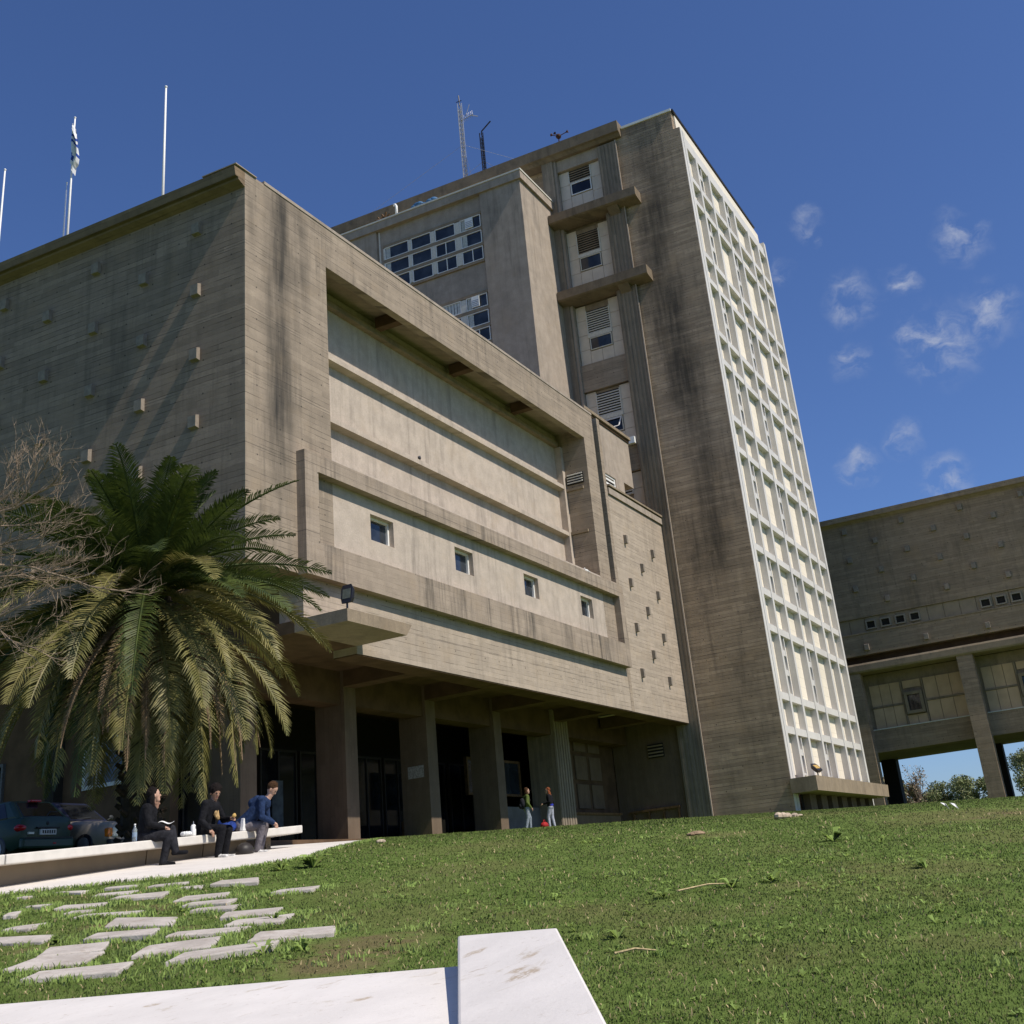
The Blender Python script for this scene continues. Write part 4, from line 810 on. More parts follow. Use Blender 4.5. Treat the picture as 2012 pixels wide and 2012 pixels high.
    if kind == 'long':
        for k in range(16):
            a = -1.15+2.3*k/15; c_ = hd-look*.05*math.cos(a)+side*.088*math.sin(a)+up*.04; d = -look*.055*math.cos(a)+side*.03*math.sin(a)
            h.tube([c_, c_+d*.9-up*.11, c_+d*1.5-up*.24, c_+d*1.4-up*rr.uniform(.33, .42)], [.028, .034, .03, .008], 6)
    h.build("hair", hm, o, True)
    return o
def seated(lean=.12, feet=.34, seat=.47, head=(1, 0, 0), cross=False, arms=None):
    J = dict(pelvis=(0, 0, seat+.1), chest=(lean, 0, seat+.47), neck=(lean+.03+lean*.25, 0, seat+.63), look=head,
             lhip=(.03, .09, seat+.08), rhip=(.03, -.09, seat+.08), lkn=(.44, .12, seat+.06), rkn=(.44, -.12, seat+.06), lan=(feet+.06, .12, .09), ran=(feet+.06, -.12, .09), ltoe=(feet+.24, .14, .045), rtoe=(feet+.24, -.14, .045),
             lsh=(lean+.0, .185, seat+.53), rsh=(lean, -.185, seat+.53), lel=(lean+.06, .24, seat+.26), rel=(lean+.06, -.24, seat+.26), lwr=(lean+.27, .1, seat+.2), rwr=(lean+.27, -.1, seat+.2))
    if cross: J.update(lkn=(.45, .02, seat+.15), lan=(.55, -.1, seat-.22), ltoe=(.74, -.12, seat-.26), rkn=(.43, -.07, seat+.05), ran=(.34, -.06, .09), rtoe=(.52, -.07, .045))
    if arms: J.update(arms)
    return J
def on_bench(x, y=-7.78): return (x, y, bz(x)-.47)
def face(dx, dy): return math.atan2(dy, dx)
x1 = -11.95
human("person with long dark hair in black on the bench, legs crossed, holding white paper", on_bench(x1), face(.55, -.85), seated(.06, .3, head=(.94, .3, .12), cross=True), dict(skin=M_skin, top=M_jet, pants=M_jet2, shoe=M_jet), ('long', M_hairb), 1.3)
x2 = -10.45
human("person with curly dark hair, black jacket, open scarf and white sneakers eating on the bench", on_bench(x2), face(.2, -.98), seated(.14, .3, head=(.8, -.38, -.42), arms=dict(rwr=(.3, -.3, .53), rel=(.12, -.29, .7), lel=(.26, .26, .72), lwr=(.47, .14, .72)) | {'extra': [((.235, .03, .98), (.275, .025, .74), .03, .036, 'scarf'), ((.23, -.035, .98), (.27, -.03, .76), .026, .03, 'scarf')]}), dict(skin=M_skin2, top=M_jet, pants=M_jet, shoe=M_shoe, scarf=plain("striped_scarf", (.36, .24, .11), .9, .1, var=.5, scale=22)), ('curly', M_hairb), 1.28)
x3 = -9.42
human("person in a blue hooded top and grey trousers bent forward on the bench", on_bench(x3), face(.45, -.9), seated(.44, .28, head=(.75, 0, -.75), arms=dict(lel=(.46, .24, .68), rel=(.46, -.24, .68), lwr=(.62, .06, .57), rwr=(.63, -.06, .57)) | {'extra': [((.32, 0, 1.03), (.24, .0, .97), .085, .1, 'top')]}), dict(skin=M_skin, top=M_denim, pants=M_greyp, shoe=M_shoe), ('short', M_hairn), 1.25)
human("person in dark clothes in the palm's shade behind the bench, between two seated people", (-10.95, -6.75, bz(-10.95)-.5), face(.5, -.8), seated(.1, .3, head=(.9, .2, -.1)), dict(skin=M_skin2, top=M_jet, pants=M_denim, shoe=M_jet), ('short', M_hairb), 1.25)
tag(B(-.25, .25, -.25, .25, 0, .36).build("stool", M_under), "low block seat under the person in the palm's shade", "block").location = (-11.0, -6.72, bz(-10.95)-.5)
def standing(sw=.0, head=(1, 0, 0), arms=None):
    J = dict(pelvis=(0, 0, .93), chest=(.02, 0, 1.3), neck=(.03, 0, 1.46), look=head, lhip=(0, .085, .88), rhip=(0, -.085, .88), lkn=(.05+sw, .1, .48), rkn=(.02-sw*.4, -.1, .48), lan=(.0+sw*1.4, .1, .09), ran=(-.02-sw, -.1, .09), ltoe=(.16+sw*1.4, .12, .045), rtoe=(.15-sw, -.11, .045),
             lsh=(.0, .175, 1.36), rsh=(.0, -.175, 1.36), lel=(-.05, .24, 1.1), rel=(-.05, -.24, 1.1), lwr=(.12, .22, .88), rwr=(.12, -.22, .88))
    if arms: J.update(arms)
    return J
s4 = (18.75, .55); o4 = human("standing person in an olive top with a white sleeve and grey jeans, carrying a backpack", (*s4, gz(*s4)), face(.75, -.66), standing(.1, (.95, -.1, .05)), dict(skin=M_skin, top=M_green, pants=M_jean2, shoe=M_jet, armL=M_wcl), ('long', M_hairn))
bk = MB().ball((-.2, -.05, 1.08), .16, 12, 9, (.75, 1, 1.45)).ball((-.3, -.05, .98), .09, 10, 8, (.7, 1.1, 1.2)).tube([(-.12, .1, 1.3), (.02, .13, 1.4), (.13, .12, 1.2), (-.1, .13, .95)], .022, 6).tube([(-.12, -.14, 1.3), (.02, -.15, 1.4), (.13, -.14, 1.2), (-.1, -.15, .95)], .022, 6)
b_ = tag(bk.build("backpack", M_jet2, None, True), "dark backpack on the back of the person in the olive top", "backpack"); b_.location = o4.location; b_.rotation_euler = o4.rotation_euler
s5 = (20.35, .2); o5 = human("standing person with long red hair, black top, blue waistband and pale jeans", (*s5, gz(*s5)), face(-.15, .98), standing(.06, (.9, .35, 0), dict(lwr=(.24, .2, 1.05)) | {'extra': [((0, .08, .97), (0, -.08, .97), .118, .118, 'waist'), ((-.02, 0, .97), (.03, 0, .97), .118, .118, 'waist')]}), dict(skin=M_skin, top=M_jet, pants=M_jean, shoe=M_jet, waist=M_blue), ('long', M_hairr))
t = tag(MB().ball((0, 0, .14), .2, 12, 8, (1.2, .8, .75)).tube([(-.12, 0, .22), (-.05, 0, .36), (.05, 0, .36), (.12, 0, .22)], .015, 6).build("bag", plain("red_cloth", (.35, .02, .02), .7, .2), None, True), "red bag on the ground between the two standing people", "bag"); t.location = (19.6, .2, gz(19.6, .2))

# things on and by the bench
def place(o, x, y, z, rz=0): o.location = (x, y, z); o.rotation_euler = (0, 0, rz); return o
m_ = NT("clear_plastic"); M_clear = m_.fin((.62, .68, .72), .12, .5); m_.bsdf.inputs["Transmission Weight"].default_value = .75
t = thing("bottle", "clear plastic water bottle on the bench beside the person holding paper", "bottle", (-12.32, -7.92, bz(-12.3)))
MB().tube([(0, 0, 0), (0, 0, .02), (0, 0, .19), (0, 0, .235), (0, 0, .27)], [.036, .04, .04, .018, .015], 14).build("body", M_clear, t, True); MB().cone((0, 0, .27), (0, 0, .295), .017, .016, 10).build("cap", M_white, t); MB().tube([(0, 0, .08), (0, 0, .15)], .0405, 14, False).build("label_band", plain("band_blue", (.25, .33, .42), .4), t)
t = thing("bottle", "white plastic bottle with a nozzle on the bench at the curly haired person's hand", "bottle", (-10.86, -7.9, bz(-10.86)))
MB().tube([(0, 0, 0), (0, 0, .015), (0, 0, .17), (0, 0, .2)], [.045, .05, .048, .03], 14).build("body", M_white, t, True); MB().cone((0, 0, .2), (0, 0, .26), .012, .006, 8).build("nozzle", M_grey, t); MB().tube([(.01, -.044, .13), (.01, -.05, .135), (.01, -.05, .165), (.01, -.044, .17)], .012, 6).build("mark", M_blk, t)
paperm = MB()
for k in range(5): paperm.ball((random.uniform(-.05, .05), random.uniform(-.04, .04), .05), .055, 7, 5, (1, 1, .8))
place(tag(paperm.build("paper_bag", M_wcl), "crumpled white paper bag lying on the bench left of the white bottle", "paper bag"), -11.05, -7.9, bz(-11.05))
sheet = MB(); n = 8
for i in range(n+1):
    for j in range(2): sheet.v.append((.14*(i/n-.5)*2, -.1+.2*j, .025*math.sin(i*.8)+.03*j)); 
for i in range(n): sheet.f.append((2*i, 2*i+2, 2*i+3, 2*i+1)); sheet.mi.append(0)
o = place(tag(sheet.build("paper", M_wcl), "white paper held in the lap of the long haired person", "paper"), -11.77, -8.09, bz(x1)+.265, -.9); o.modifiers.new("thick", 'SOLIDIFY').thickness = .003
place(tag(MB().ball((0, 0, 0), .04, 10, 7, (1.2, .9, .8)).ball((.03, .02, .02), .03, 8, 6).build("sandwich", plain("bread", (.5, .32, .1), .8), None, True), "small yellow snack in the curly haired person's hand", "food"), -10.29, -8.36, bz(x2)+.28)
t = thing("backpack", "blue backpack on the bench behind the person in the hooded top", "backpack", (-9.78, -7.72, bz(-9.78)), .3)
MB().ball((0, 0, .15), .2, 14, 10, (1.05, .75, .75)).ball((.05, -.1, .12), .13, 12, 8, (1.1, .6, .7)).build("body", plain("royal_blue_cloth", (.018, .045, .22), .7, .2, var=.3, scale=10), t, True); MB().tube([(-.15, -.1, .2), (0, -.16, .26), (.15, -.1, .2)], .02, 6).build("strap", M_jet2, t, True)
place(tag(MB().prism([(-.06, 0), (.06, 0), (.05, .2), (-.02, .24)], 'y', -.04, .04).build("carton", M_wcl, None, bevel=.01), "white carton standing on the bench beside the hooded person", "carton"), -9.55, -7.95, bz(-9.55))
t = thing("helmet", "dark rounded helmet on the path beside the white sneakers", "helmet", (-9.75, -8.15, gz(-9.75, -8.15)+.03)); MB().ball((0, 0, .06), .16, 16, 10, (1.2, 1, .95)).build("shell", plain("dark_helmet", (.03, .025, .022), .5, .3), t, True); MB().ball((.09, -.03, .05), .1, 12, 8, (1, 1.1, .7)).build("visor", M_blk, t, True)

# ------------------------------------------------------------------ cars
def paint(name, col): m = plain(name, col, .4, .35, var=.08, scale=2); m.node_tree.nodes["Principled BSDF"].inputs["Coat Weight"].default_value = .08; return m
def loft(mb, rings, caps=True):
    o = len(mb.v); n = len(rings[0])
    for r_ in rings: mb.v.extend(r_)
    for i in range(len(rings)-1):
        for k in range(n): mb.f.append((o+i*n+k, o+i*n+(k+1) % n, o+(i+1)*n+(k+1) % n, o+(i+1)*n+k)); mb.mi.append(mb.m)
    if caps: mb.f.append(tuple(o+k for k in range(n))[::-1]); mb.f.append(tuple(o+(len(rings)-1)*n+k for k in range(n))); mb.mi += [mb.m]*2
    return mb
def car(label, loc, rz, pm_, stations, cabin, wheels, roofm=None):
    t = thing("parked_car", label, "car", loc, rz, group="cars parked behind the bench")
    rings = []
    for x, hw, zl, zh in stations:
        half = [(hw*.9, zl), (hw, zl+.1), (hw*1.0, (zl+zh)/2), (hw*.985, zh-.09), (hw*.9, zh-.015), (hw*.55, zh+.012)]
        rings.append([(x, y, z) for y, z in half]+[(x, -y, z) for y, z in half[::-1]])
    loft(MB(), rings).build("body", pm_, t, True).modifiers.new("edge", 'EDGE_SPLIT').split_angle = R(40)
    (xr, xf, hw, z0), (rxr, rxf, rhw, z1) = cabin
    b = [(xr, -hw, z0), (xf, -hw, z0), (xf, hw, z0), (xr, hw, z0)]; tp = [(rxr, -rhw, z1), (rxf, -rhw, z1), (rxf, rhw, z1), (rxr, rhw, z1)]
    cb = MB().hexa(b, tp).build("cabin", roofm or pm_, t, bevel=.07)
    def pane(i, j, name, m=.1, split=None):
        p = [Vector(b[i]), Vector(b[j]), Vector(tp[j]), Vector(tp[i])]; nrm = (p[1]-p[0]).cross(p[3]-p[0]).normalized(); c = sum(p, Vector())/4
        if nrm.dot(c-Vector((c.x*.5, 0, c.z-.3))) < 0: nrm = -nrm
        def at(u, v): return (p[0]*(1-u)+p[1]*u)*(1-v)+(p[3]*(1-u)+p[2]*u)*v
        for (u0, u1) in (split or [(m, 1-m)]):
            q = [at(u0, .1), at(u1, .1), at(u1, .88), at(u0, .88)]; MB().hexa([v-nrm*.01 for v in q], [v+nrm*.012 for v in q]).build(name, M_glassd, t, bevel=.02)
    pane(0, 3, "rear_window"); pane(1, 2, "windscreen"); pane(0, 1, "side_window", split=[(.14, .48), (.53, .86)]); pane(3, 2, "side_window", split=[(.14, .48), (.53, .86)])
    for wx, wy in wheels:
        w = MB().tube([(wx, wy-.1, .3), (wx, wy-.09, .3), (wx, wy+.09, .3), (wx, wy+.1, .3)], [.26, .3, .3, .26], 20).build("wheel", M_blk, t)
        MB().tube([(wx, wy-.112, .3), (wx, wy+.112, .3)], .18, 14).build("rim", M_grey, w)
    return t
M_teal = paint("dark_teal_paint", (.024, .052, .036)); M_silver = paint("warm_grey_paint", (.34, .29, .23)); M_navy = paint("navy_paint", (.012, .015, .035))
M_red = plain("tail_lamp_red", (.45, .012, .02), .15, .5); M_amber = plain("indicator_amber", (.6, .17, .01), .2, .5); M_lampg = plain("headlamp_glass", (.7, .68, .6), .1, .5); M_plate = plain("number_plate", (.62, .62, .62), .5, var=.12, scale=30); M_trim = plain("black_trim", (.02, .022, .024), .6)
cx, cy = -6.1, 3.0
c1 = car("dark green hatchback seen from behind beyond the bench", (cx, cy, gz(cx, cy-2)+.09), R(88), M_teal,
    [(-1.98, .6, .42, .9), (-1.93, .74, .32, .99), (-1.7, .82, .24, 1.02), (-1.0, .84, .2, 1.0), (0, .84, .2, .96), (1, .83, .2, .9), (1.6, .8, .24, .8), (1.9, .7, .3, .68), (1.98, .55, .4, .6)], ((-1.88, .95, .77, .96), (-1.32, .15, .6, 1.45)), [(-1.25, .74), (-1.25, -.74), (1.2, .74), (1.2, -.74)])
for s in (-1, 1):
    MB().ball((-1.86, s*.66, .74), .16, 14, 10, (.75, 1.25, .62)).build("tail_light", M_red, c1, True)
MB().box(-2.07, -1.9, -.77, .77, .24, .5).build("bumper", M_teal, c1, bevel=.06); B(-2.075, -2.05, -.7, .7, .47, .505).build("bumper_strip", M_trim, c1)
B(-2.03, -1.97, -.24, .24, .56, .7).build("number_plate", M_plate, c1, bevel=.01); B(-2.04, -1.95, -.34, .34, .71, .75).build("boot_handle", M_trim, c1, bevel=.01)
for k in range(6): B(-2.034, -2.031, -.2+k*.068, -.16+k*.068, .595, .67).build("plate_mark", M_trim, c1)
B(-1.52, -1.38, -.16, .16, 1.40, 1.46).build("brake_light", M_red, c1, bevel=.02); MB().tube([(-1.9, -.02, 1.02), (-1.8, -.2, 1.13), (-1.78, -.45, 1.13)], .014, 5).build("wiper", M_trim, c1); B(-2.03, -1.985, .42, .58, .58, .63).build("badge", M_lampg, c1); MB().ball((-1.98, 0, .84), .045, 10, 8, (.4, 1, 1)).build("badge", M_trim, c1, True)
MB().ball((-2.075, -.16, .36), .035, 8, 6, (.3, 1.4, .6)).build("reflector", M_red, c1); MB().tube([(.1, .3, 1.44), (-.3, .32, 2.0)], .006, 4).build("aerial", M_grey, c1)
cx, cy = -4.3, 2.4
c2 = car("grey older car with amber indicators facing the bench from the shade", (cx, cy, gz(cx, cy-2)+.09), R(-85), M_silver,
    [(-2.0, .6, .4, .9), (-1.9, .76, .3, .96), (-1.0, .82, .22, .97), (0, .82, .22, .96), (.6, .82, .22, .95), (1.3, .82, .22, .88), (1.9, .8, .24, .8), (2.02, .77, .26, .74), (2.06, .75, .3, .68)], ((-1.6, .75, .78, .95), (-1.35, .1, .62, 1.5)), [(-1.25, .72), (-1.25, -.72), (1.3, .72), (1.3, -.72)], M_navy)
gr = B(2.04, 2.085, -.44, .44, .42, .63).build("grille", M_trim, c2)
for k in range(4): B(2.08, 2.1, -.42, .42, .445+k*.045, .46+k*.045).build("slat", M_silver, gr)
B(2.08, 2.105, -.05, .05, .46, .59).build("badge", M_silver, c2)
for s in (-1, 1):
    B(2.0, 2.09, min(s*.46, s*.64), max(s*.46, s*.64), .41, .64).build("headlight", M_lampg, c2, bevel=.02); B(1.9, 2.07, min(s*.645, s*.79), max(s*.645, s*.79), .41, .64).build("indicator", M_amber, c2, bevel=.03)
    MB().tube([(.62, s*.8, 1.0), (.64, s*.92, 1.06)], .02, 5).ball((.62, s*.96, 1.08), .09, 10, 7, (.5, 1, .7)).build("mirror", M_trim, c2, True)
B(2.0, 2.14, -.8, .8, .22, .36).build("bumper", M_trim, c2, bevel=.03); B(2.141, 2.15, -.2, .2, .24, .34).build("number_plate", M_plate, c2); MB().tube([(.78, -.5, 1.0), (.7, .1, 1.06)], .012, 5).build("wiper", M_trim, c2)
# planter post with a thin stem at the far left
t = thing("planter", "orange and tan tapering planter with a thin bare stem behind the bench end", "planter", (-14.55, -6.95, gz(-14.55, -7)))
M_terr = plain("painted_terracotta", (.4, .13, .045), .8, .2, var=.2)
MB().hexa([(-.1, -.1, 0), (.1, -.1, 0), (.1, .1, 0), (-.1, .1, 0)], [(-.13, -.13, .6), (.13, -.13, .6), (.13, .13, .6), (-.13, .13, .6)]).build("pot", plain("tan_concrete", (.36, .27, .18), .9), t); MB().hexa([(-.135, -.135, .6), (.135, -.135, .6), (.135, .135, .6), (-.135, .135, .6)], [(-.14, -.14, .85), (.14, -.14, .85), (.14, .14, .85), (-.14, .14, .85)]).build("rim", M_terr, t)
MB().tube([(.02, 0, .8), (.04, -.02, 1.3), (.03, -.05, 1.95)], [.018, .015, .012], 6).build("stem", plain("pale_stem", (.42, .36, .27), .8), t); MB().tube([(-.05, 0, .8), (-.16, .05, 1.25), (-.05, .1, 1.5)], .01, 5).build("stem", plain("pale_stem2", (.38, .33, .25), .8), t)
# broken concrete edging in the grass, litter, white chairs on the far crest
t = thing("rubble", "broken pale concrete kerb lying in the grass below the tower", "rubble", (-2.9, -16.85, gz(-2.9, -16.85))); M_rub = plain("broken_concrete", (.44, .35, .26), .9, .2, var=.25, scale=8)
for k in range(7): MB().ball((-.75+k*.26, random.uniform(-.06, .06), .02), .13, 7, 5, (1.05, .7, random.uniform(.35, .62))).build("stone", M_rub, t)
for (x, y, s, lb) in ((-7.2, -16.3, .16, "low tan lump of rubble in the grass left of the broken kerb"),):
    place(tag(MB().ball((0, 0, .0), s, 9, 6, (1.6, 1, .38)).ball((.24, .05, .0), s*.6, 8, 5, (1.2, 1, .5)).ball((-.26, .02, 0), s*.5, 7, 5, (1.3, 1, .4)).build("stone", plain("tan_rubble", (.27, .19, .12), .9, .1, var=.3, scale=9)), lb, "stone"), x, y, gz(x, y))
place(tag(MB().ball((0, 0, .03), .09, 8, 5, (1.5, 1, .5)).build("stone", M_rub), "pale stone in the grass right of the path's end", "stone"), -6.9, -9.3, gz(-6.9, -9.3))
for k, (x, y, lb) in enumerate(((-2.6, -20.1, "left scrap of white paper standing in the grass on the right hand crest"), (-2.75, -20.3, "right scrap of white paper standing in the grass on the right hand crest"))):
    g = MB(); n = 5
    for i in range(n+1):
        for j in range(2): g.v.append((.05*math.sin(i*.9+k), .02*i+.05*j, .03+.11*j*(1-.12*i)+.02*i))
    for i in range(n): g.f.append((2*i, 2*i+2, 2*i+3, 2*i+1)); g.mi.append(0)
    o = place(tag(g.build("paper_scrap", M_wcl), lb, "litter"), x, y, gz(x, y)); o.modifiers.new("thick", 'SOLIDIFY').thickness = .004
# ------------------------------------------------------------------ palm
def leaf_mat(name, a, b, rough=.55):
    m = NT(name); f = m.mr(m.noise(m.geo.outputs["Position"], 2.3, 4), .3, .7); w = m.white(m.vec(m.math('FLOOR', m.math('MULTIPLY', m.x, 9)), m.math('FLOOR', m.math('MULTIPLY', m.y, 9)), m.math('FLOOR', m.math('MULTIPLY', m.z, 9))))
    c = m.mix(m.math('MULTIPLY', w, .5), m.mix(f, a, b), tuple(q*.45 for q in a)); return translucent(m.fin(c, rough, .4), .22)
M_fr1 = leaf_mat("frond_green_shaded", (.04, .062, .014), (.10, .13, .024)); M_fr2 = leaf_mat("frond_olive_sunlit", (.15, .145, .036), (.27, .23, .075)); M_fr3 = leaf_mat("frond_dry", (.2, .13, .07), (.34, .24, .14), .8)  # green and olive put shaded and sunlit fronds into the colour
PC = Vector((-7.85, -3.68, 5.08)); pz = gz(PC.x, PC.y)
palm = thing("palm_tree", "large date palm with drooping green fronds in front of the block's corner", "palm tree", (PC.x, PC.y, pz))
pc = Vector((0, 0, PC.z-pz))
mb = MB(); pts = []; rad = []
for k in range(24): pts.append((.03*math.sin(k), .03*math.cos(k*1.3), pc.z*k/23-.1)); rad.append(.42+.05*math.sin(k*2.4)+(.14 if k > 18 else 0))
mb.tube(pts, rad, 14)
for k in range(170):
    a = k*2.39996; z = .3+(pc.z-.2)*k/170; r_ = .42; d = Vector((math.cos(a), math.sin(a), .7)).normalized()
    b0 = Vector((math.cos(a)*r_, math.sin(a)*r_, z)); mb.tube([b0, b0+d*random.uniform(.12, .24)], [.07, .045], 5)
mb.build("trunk", leaf_mat("palm_bark", (.03, .021, .014), (.06, .042, .028), .95), palm)
def frond(az, e0, L, bend, width, mat, roll=0, name="frond", thin=1.0):
    n = 36; p = pc+Vector((math.cos(az)*.22, math.sin(az)*.22, random.uniform(-.25, .25) if e0 > -.3 else -.35)); pts = [p.copy()]; dirs = []
    daz = random.uniform(-.25, .25)
    for i in range(n):
        s = i/n; e = max(-1.5, e0-bend*s**1.25); a = az+daz*s*s
        d = Vector((math.cos(a)*math.cos(e), math.sin(a)*math.cos(e), math.sin(e))); dirs.append(d); p = p+d*L/n; pts.append(p.copy())
    dirs.append(dirs[-1])
    mb = MB(); mb.tube(pts, [.05*(1-.85*i/n)+.006 for i in range(n+1)], 4)
    V = mb.v; F = mb.f
    for i in range(3, n+1):
        for sub in range(2):
            s = (i-.5*sub)/n; k = min(n, i); P_ = pts[k] if not sub else (pts[k]+pts[k-1])/2; d = dirs[k]
            lat = d.cross(Vector((0, 0, 1))); lat = lat.normalized() if lat.length > .1 else Vector((-math.sin(az), math.cos(az), 0)); up = lat.cross(d)
            lat = lat*math.cos(roll)+up*math.sin(roll); up = lat.cross(d)
            ln = width*(math.sin(math.pi*min(1, s*.86+.14))**.55)*random.uniform(.85, 1.1)*(.35 if s < .16 else 1)
            fw_ = .55+.5*s
            for sg in (-1, 1):
                if random.random() < .07: continue
                ld = (lat*sg+d*fw_+up*random.uniform(.25, .5)).normalized(); w_ = d*.026*thin
                q1 = P_+ld*ln*.55; q2 = P_+ld*ln+Vector((0, 0, -1))*ln*random.uniform(.1, .28)
                o = len(V); V.extend([tuple(P_-w_*.6), tuple(P_+w_*.6), tuple(q1+w_), tuple(q1-w_), tuple(q2)]); F.extend([(o, o+1, o+2, o+3), (o+3, o+2, o+4)]); mb.mi += [0, 0]
    return mb.build(name, mat, palm)
NF = 132
for k in range(NF):
    u = k/(NF-1); az = k*2.39996+random.uniform(-.2, .2)
    e0 = R(82)*(1-u)**1.05-R(55)*u+random.uniform(-.14, .14)
    L = 2.75+1.5*min(1, u*2.4)+.45*u+random.uniform(-.3, .3); bend = .35+.85*u**.7*(1 if u < .7 else .8)+random.uniform(-.12, .25)
    frond(az, e0, L, bend, .60+.1*random.random(), M_fr1 if (u < .5 or random.random() < .3) else M_fr2, random.uniform(-.35, .35))
for k in range(24):
    az = -2.1+random.uniform(-1.7, 1.7); frond(az, R(-38)+random.uniform(-.2, .2), random.uniform(3.2, 4.5), .9, .2, M_fr3, random.uniform(-.6, .6), "dry_frond", .7)
for k in range(9):
    a = random.uniform(-3, .3); b0 = pc+Vector((math.cos(a)*.5, math.sin(a)*.5, random.uniform(-.6, .5))); MB().tube([b0, b0+Vector((math.cos(a)*.5, math.sin(a)*.5, random.uniform(-.1, .35)))], [.05, .07], 6).build("stalk", M_fr3, palm)

# ------------------------------------------------------------------ bare tree at the left edge
BR = [[(-14.61, -6.1, 3.98), (-14.36, -6.57, 3.9), (-14.1, -7.06, 3.81), (-13.95, -7.28, 3.7), (-13.75, -7.58, 3.57), (-13.53, -7.89, 3.39), (-13.33, -8.23, 3.29), (-13.16, -8.53, 3.22)], [(-14.14, -5.66, 2.92), (-13.96, -6.19, 3.12), (-13.83, -6.57, 3.27), (-13.74, -6.86, 3.44), (-13.67, -7.05, 3.56)], [(-14.57, -5.93, 4.95), (-14.41, -6.52, 4.89), (-14.37, -6.89, 4.9), (-14.37, -7.31, 5.04), (-14.37, -7.63, 5.09), (-14.39, -7.92, 5.14), (-14.48, -8.11, 5.27)], [(-14.97, -6.48, 4.45), (-14.68, -6.89, 4.48), (-14.4, -7.26, 4.48), (-14.2, -7.48, 4.53), (-14.06, -7.71, 4.71)], [(-14.65, -6.13, 4.18), (-14.5, -6.7, 4.2), (-14.47, -7.02, 4.24), (-14.34, -7.48, 4.2), (-14.3, -7.85, 4.29), (-14.3, -8.18, 4.42)], [(-14.19, -5.72, 5.09), (-14.0, -6.27, 5.16), (-13.96, -6.43, 5.21), (-13.96, -6.69, 5.42), (-13.96, -6.93, 5.65), (-13.97, -7.07, 5.78), (-13.99, -7.24, 5.97)], [(-14.06, -5.43, 4.01), (-13.82, -5.93, 3.92), (-13.63, -6.35, 3.9), (-13.43, -6.67, 3.73), (-13.26, -6.85, 3.52), (-13.18, -6.85, 3.3)], [(-13.99, -5.43, 3.22), (-13.78, -5.99, 2.93), (-13.71, -6.26, 2.67), (-13.69, -6.49, 2.46)], [(-14.62, -5.97, 5.13), (-14.37, -6.31, 5.2), (-14.25, -6.53, 5.47), (-14.19, -6.62, 5.72), (-14.21, -6.56, 6.03)], [(-14.64, -6.14, 4.98), (-14.43, -6.52, 5.09), (-14.29, -6.94, 5.37), (-14.27, -7.05, 5.64), (-14.25, -7.09, 5.83)], [(-14.11, -5.53, 3.7), (-13.95, -6.18, 3.64), (-13.85, -6.76, 3.68), (-13.83, -7.23, 3.77), (-13.8, -7.68, 3.82), (-13.73, -8.21, 3.86)], [(-13.76, -5.2, 2.87), (-13.47, -5.77, 2.85), (-13.2, -6.12, 2.68), (-12.96, -6.38, 2.48)], [(-14.58, -6.05, 4.07), (-14.43, -6.77, 4.03), (-14.37, -7.31, 4.02), (-14.32, -7.87, 4.04), (-14.28, -8.41, 4.07)]]
tb = Vector((-14.2, -4.2, gz(-14.2, -4.2)))
bare = thing("bare_tree", "leafless twiggy tree reaching in from the left edge in front of the palm", "tree", tb)
M_bark = plain("pale_bark", (.26, .195, .14), .9, .15, var=.3, scale=6)
fork = [Vector((-14.3, -4.4, 2.2)), Vector((-14.5, -4.7, 3.4)), Vector((-14.6, -4.9, 4.6))]
MB().tube([(0, 0, -.2), tuple(Vector((-14.25, -4.3, .8))-tb), tuple(fork[0]-tb), tuple(fork[1]-tb), tuple(fork[2]-tb)], [.2, .16, .13, .1, .06], 10).build("trunk", M_bark, bare, True)
def twig(mb, p, d, L, r, depth):
    n = 4; pts = [p]; 
    for i in range(n):
        d = (d+Vector((random.uniform(-.28, .28), random.uniform(-.28, .28), random.uniform(-.16, .26)))).normalized(); pts.append(pts[-1]+d*L/n)
    mb.tube(pts, [r*(1-.75*i/n) for i in range(n+1)], 4, False)
    if depth > 0:
        for k in range(random.randint(2, 3)):
            i = random.randint(1, n); nd = (d+Vector((random.uniform(-.9, .9), random.uniform(-.9, .9), random.uniform(-.5, .9)))).normalized(); twig(mb, pts[i], nd, L*random.uniform(.45, .75), max(.004, r*.55), depth-1)
for i, pl in enumerate(BR):
    pl = [Vector(p) for p in pl]; st = min(fork, key=lambda f: (f-pl[0]).length); pl = [st]+pl; r0 = .036 if i in (0, 2, 1) else .022
    mb = MB(); mb.tube([p-tb for p in pl], [r0*(1-.75*k/(len(pl)-1)) for k in range(len(pl))], 6)
    for k in range(1, len(pl)):
        for _ in range(3 if k > 1 else 1):
            d = (pl[k]-pl[k-1]).normalized(); d = (d+Vector((random.uniform(-.7, .7), random.uniform(-.7, .7), random.uniform(-.45, .8)))).normalized()
            f = random.random(); twig(mb, pl[k-1]*(1-f)+pl[k]*f-tb, d, random.uniform(.3, .65), .0095, 2)
    mb.build("branch", M_bark, bare)

